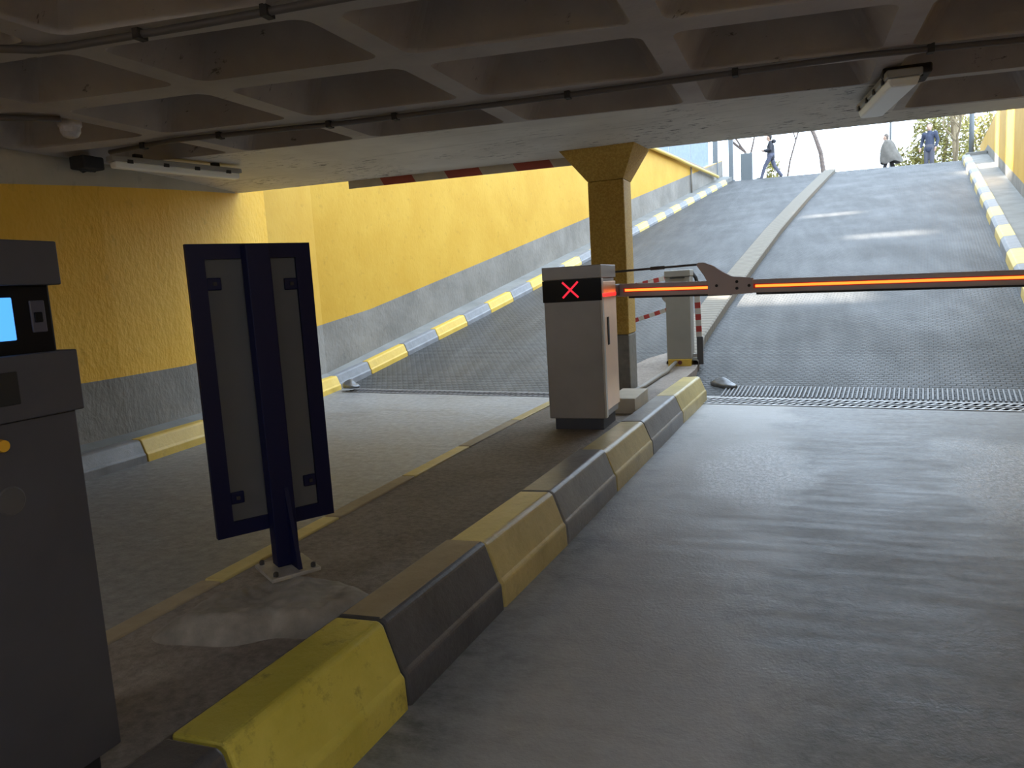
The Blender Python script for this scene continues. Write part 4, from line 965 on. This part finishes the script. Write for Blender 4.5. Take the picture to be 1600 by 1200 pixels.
shrub(stp(1540, 245, 41), 1.2, 1.0, 3.5, 2200, 'tall yellow-green shrub behind the grey post at the top right', 'leaf', 22)
shrub(stp(1420, 258, 40), .9, .8, 2.1, 700, 'low sparse yellow-green shrub right of the shawled person', 'leaf', 23)
shrub(stp(1165, 281, 40), .8, .6, .7, 300, 'low olive shrub at the top left beside the slate cabinet', 'leaf_low', 24)
shrub(stp(1208, 278, 41), .45, .4, 1.9, 380, 'slim yellow-green shrub behind the striding person', 'leaf', 25)
shrub(stp(1275, 272, 39), .5, .4, .8, 180, 'small olive shrub at the foot of the pale bare tree', 'leaf_low', 26)

# unseen blocks added left of the ramp; their gaps shape the sun patches
def shade_block(a0, a1, l0, l1, h, label):
    c = fl((a0+a1)/2, (l0+l1)/2, 4.5); t = thing('shade_block', c, label, 'shade_block', 'added blocks shading the ramp from the left')
    MB().hexa([fl(a0, l0, 4.4), fl(a0, l1, 4.4), fl(a1, l1, 4.4), fl(a1, l0, 4.4), fl(a0, l0, 4.4+h), fl(a0, l1, 4.4+h), fl(a1, l1, 4.4+h), fl(a1, l0, 4.4+h)]).build('walls', 'shade_block', t)
    b = .15 
    MB().hexa([fl(a0, l0, 4.4+h), fl(a0, l1+b, 4.4+h), fl(a1, l1+b, 4.4+h), fl(a1, l0, 4.4+h), fl(a0, l0, 4.6+h), fl(a0, l1+b, 4.6+h), fl(a1, l1+b, 4.6+h), fl(a1, l0, 4.6+h)]).build('parapet', 'coping', t)
    a = a0+.6
    while a < a1-1.4:
        for z in (5.3, 8.2, 11.1, 14.0, 16.4):
            if z+1.4 < 4.4+h: MB().hexa([fl(a, l1, z), fl(a, l1+.03, z), fl(a+1, l1+.03, z), fl(a+1, l1, z), fl(a, l1, z+1.4), fl(a, l1+.03, z+1.4), fl(a+1, l1+.03, z+1.4), fl(a+1, l1, z+1.4)]).build('window', 'glass', t)
        a += 2.2
HB = 14.6
gaps = [(3.55, .75, 8.95, 11.2), (8.15, .42, 11.3, 12.9), (11.35, .42, 10.75, 12.2), (12.8, 1.6, 15.7, 19.0), (16.6, 1.0, 15.2, 19.0), (40, 0, 0, 0)]
prev = -14
for i, (g_, w_, zl, zh) in enumerate(gaps):
    shade_block(prev, g_ if g_ < 40 else 36, -14, -8.5, HB, f'unseen shading block added above the left ramp wall, {ordn(i)} one from the portal')
    if g_ < 40:   # added walls narrowing the sun slot between two blocks
        for za, zb_ in ((4.4, zl), (min(zh, 19.0), 19.0)):
            if zb_-za > .05:
                c_ = fl(g_+w_/2, -8.9, za)
                tag(MB().hexa([fl(g_, -9.0, za), fl(g_, -8.7, za), fl(g_+w_, -8.7, za), fl(g_+w_, -9.0, za), fl(g_, -9.0, zb_), fl(g_, -8.7, zb_), fl(g_+w_, -8.7, zb_), fl(g_+w_, -9.0, zb_)]).build('slot_shade_wall', 'shade_block', loc=c_), f'{"lower" if za < 5 else "upper"} added wall narrowing the {ordn(i)} sun slot between the shading blocks', 'wall', 'added walls shaping the sun slots')
    prev = g_+w_

# ------------------------------------------------------------------ unseen fill lamps added behind the camera
def fill_batten(x, y, lab):
    t = thing('batten_lamp', (x, y, CZ), lab, 'ceiling lamp', 'fill lamps added behind the camera')
    MB().box(x-.09, x+.09, y-.65, y+.65, CZ-.05, CZ+.002).build('housing', 'lamp_body', t, bev=.008)
    MB().box(x-.07, x+.07, y-.63, y+.63, CZ-.11, CZ-.05).build('diffuser', 'fill_diffuser', t, bev=.012)
M['fill_diffuser'] = plain('fill_lamp_diffuser', (.8, .8, .8), .4, emit=(.93, .96, 1), es=FILL)
for x, y, k in ((1.6, -.85, 0), (-3.3, -1.9, 1), (1.2, -4.6, 2), (-3.3, -5.6, 3)):
    fill_batten(x, y, f'added white tube fill lamp on the ceiling behind the camera, {ordn(k)} one')
# ------------------------------------------------------------------ light
w = bpy.data.worlds.new('world'); SC.world = w; w.use_nodes = True
bg = w.node_tree.nodes['Background']; bg.inputs['Color'].default_value = (.68, .83, 1.0, 1); bg.inputs['Strength'].default_value = 3.7
sun = bpy.data.lights.new('sun', 'SUN'); so = bpy.data.objects.new('sun', sun); C.objects.link(so)
sun.energy = 26; sun.angle = math.radians(1.6); sun.color = (1, .93, .80)
sdir = Vector((R2.x*1.0, R2.y*1.0, -1.0)).normalized()      # travels from the left, 45 degrees down
so.rotation_euler = sdir.to_track_quat('-Z', 'Y').to_euler(); so.location = (-20, 10, 30)
for o in list(bpy.data.objects):
    if '_w' in o: del o['_w']
SC.view_settings.view_transform = 'Standard'; SC.view_settings.look = 'None'; SC.view_settings.gamma = 1; SC.view_settings.use_curve_mapping = False
SC.view_settings.exposure = .46
SC.cycles.max_bounces = 10; SC.cycles.diffuse_bounces = 6
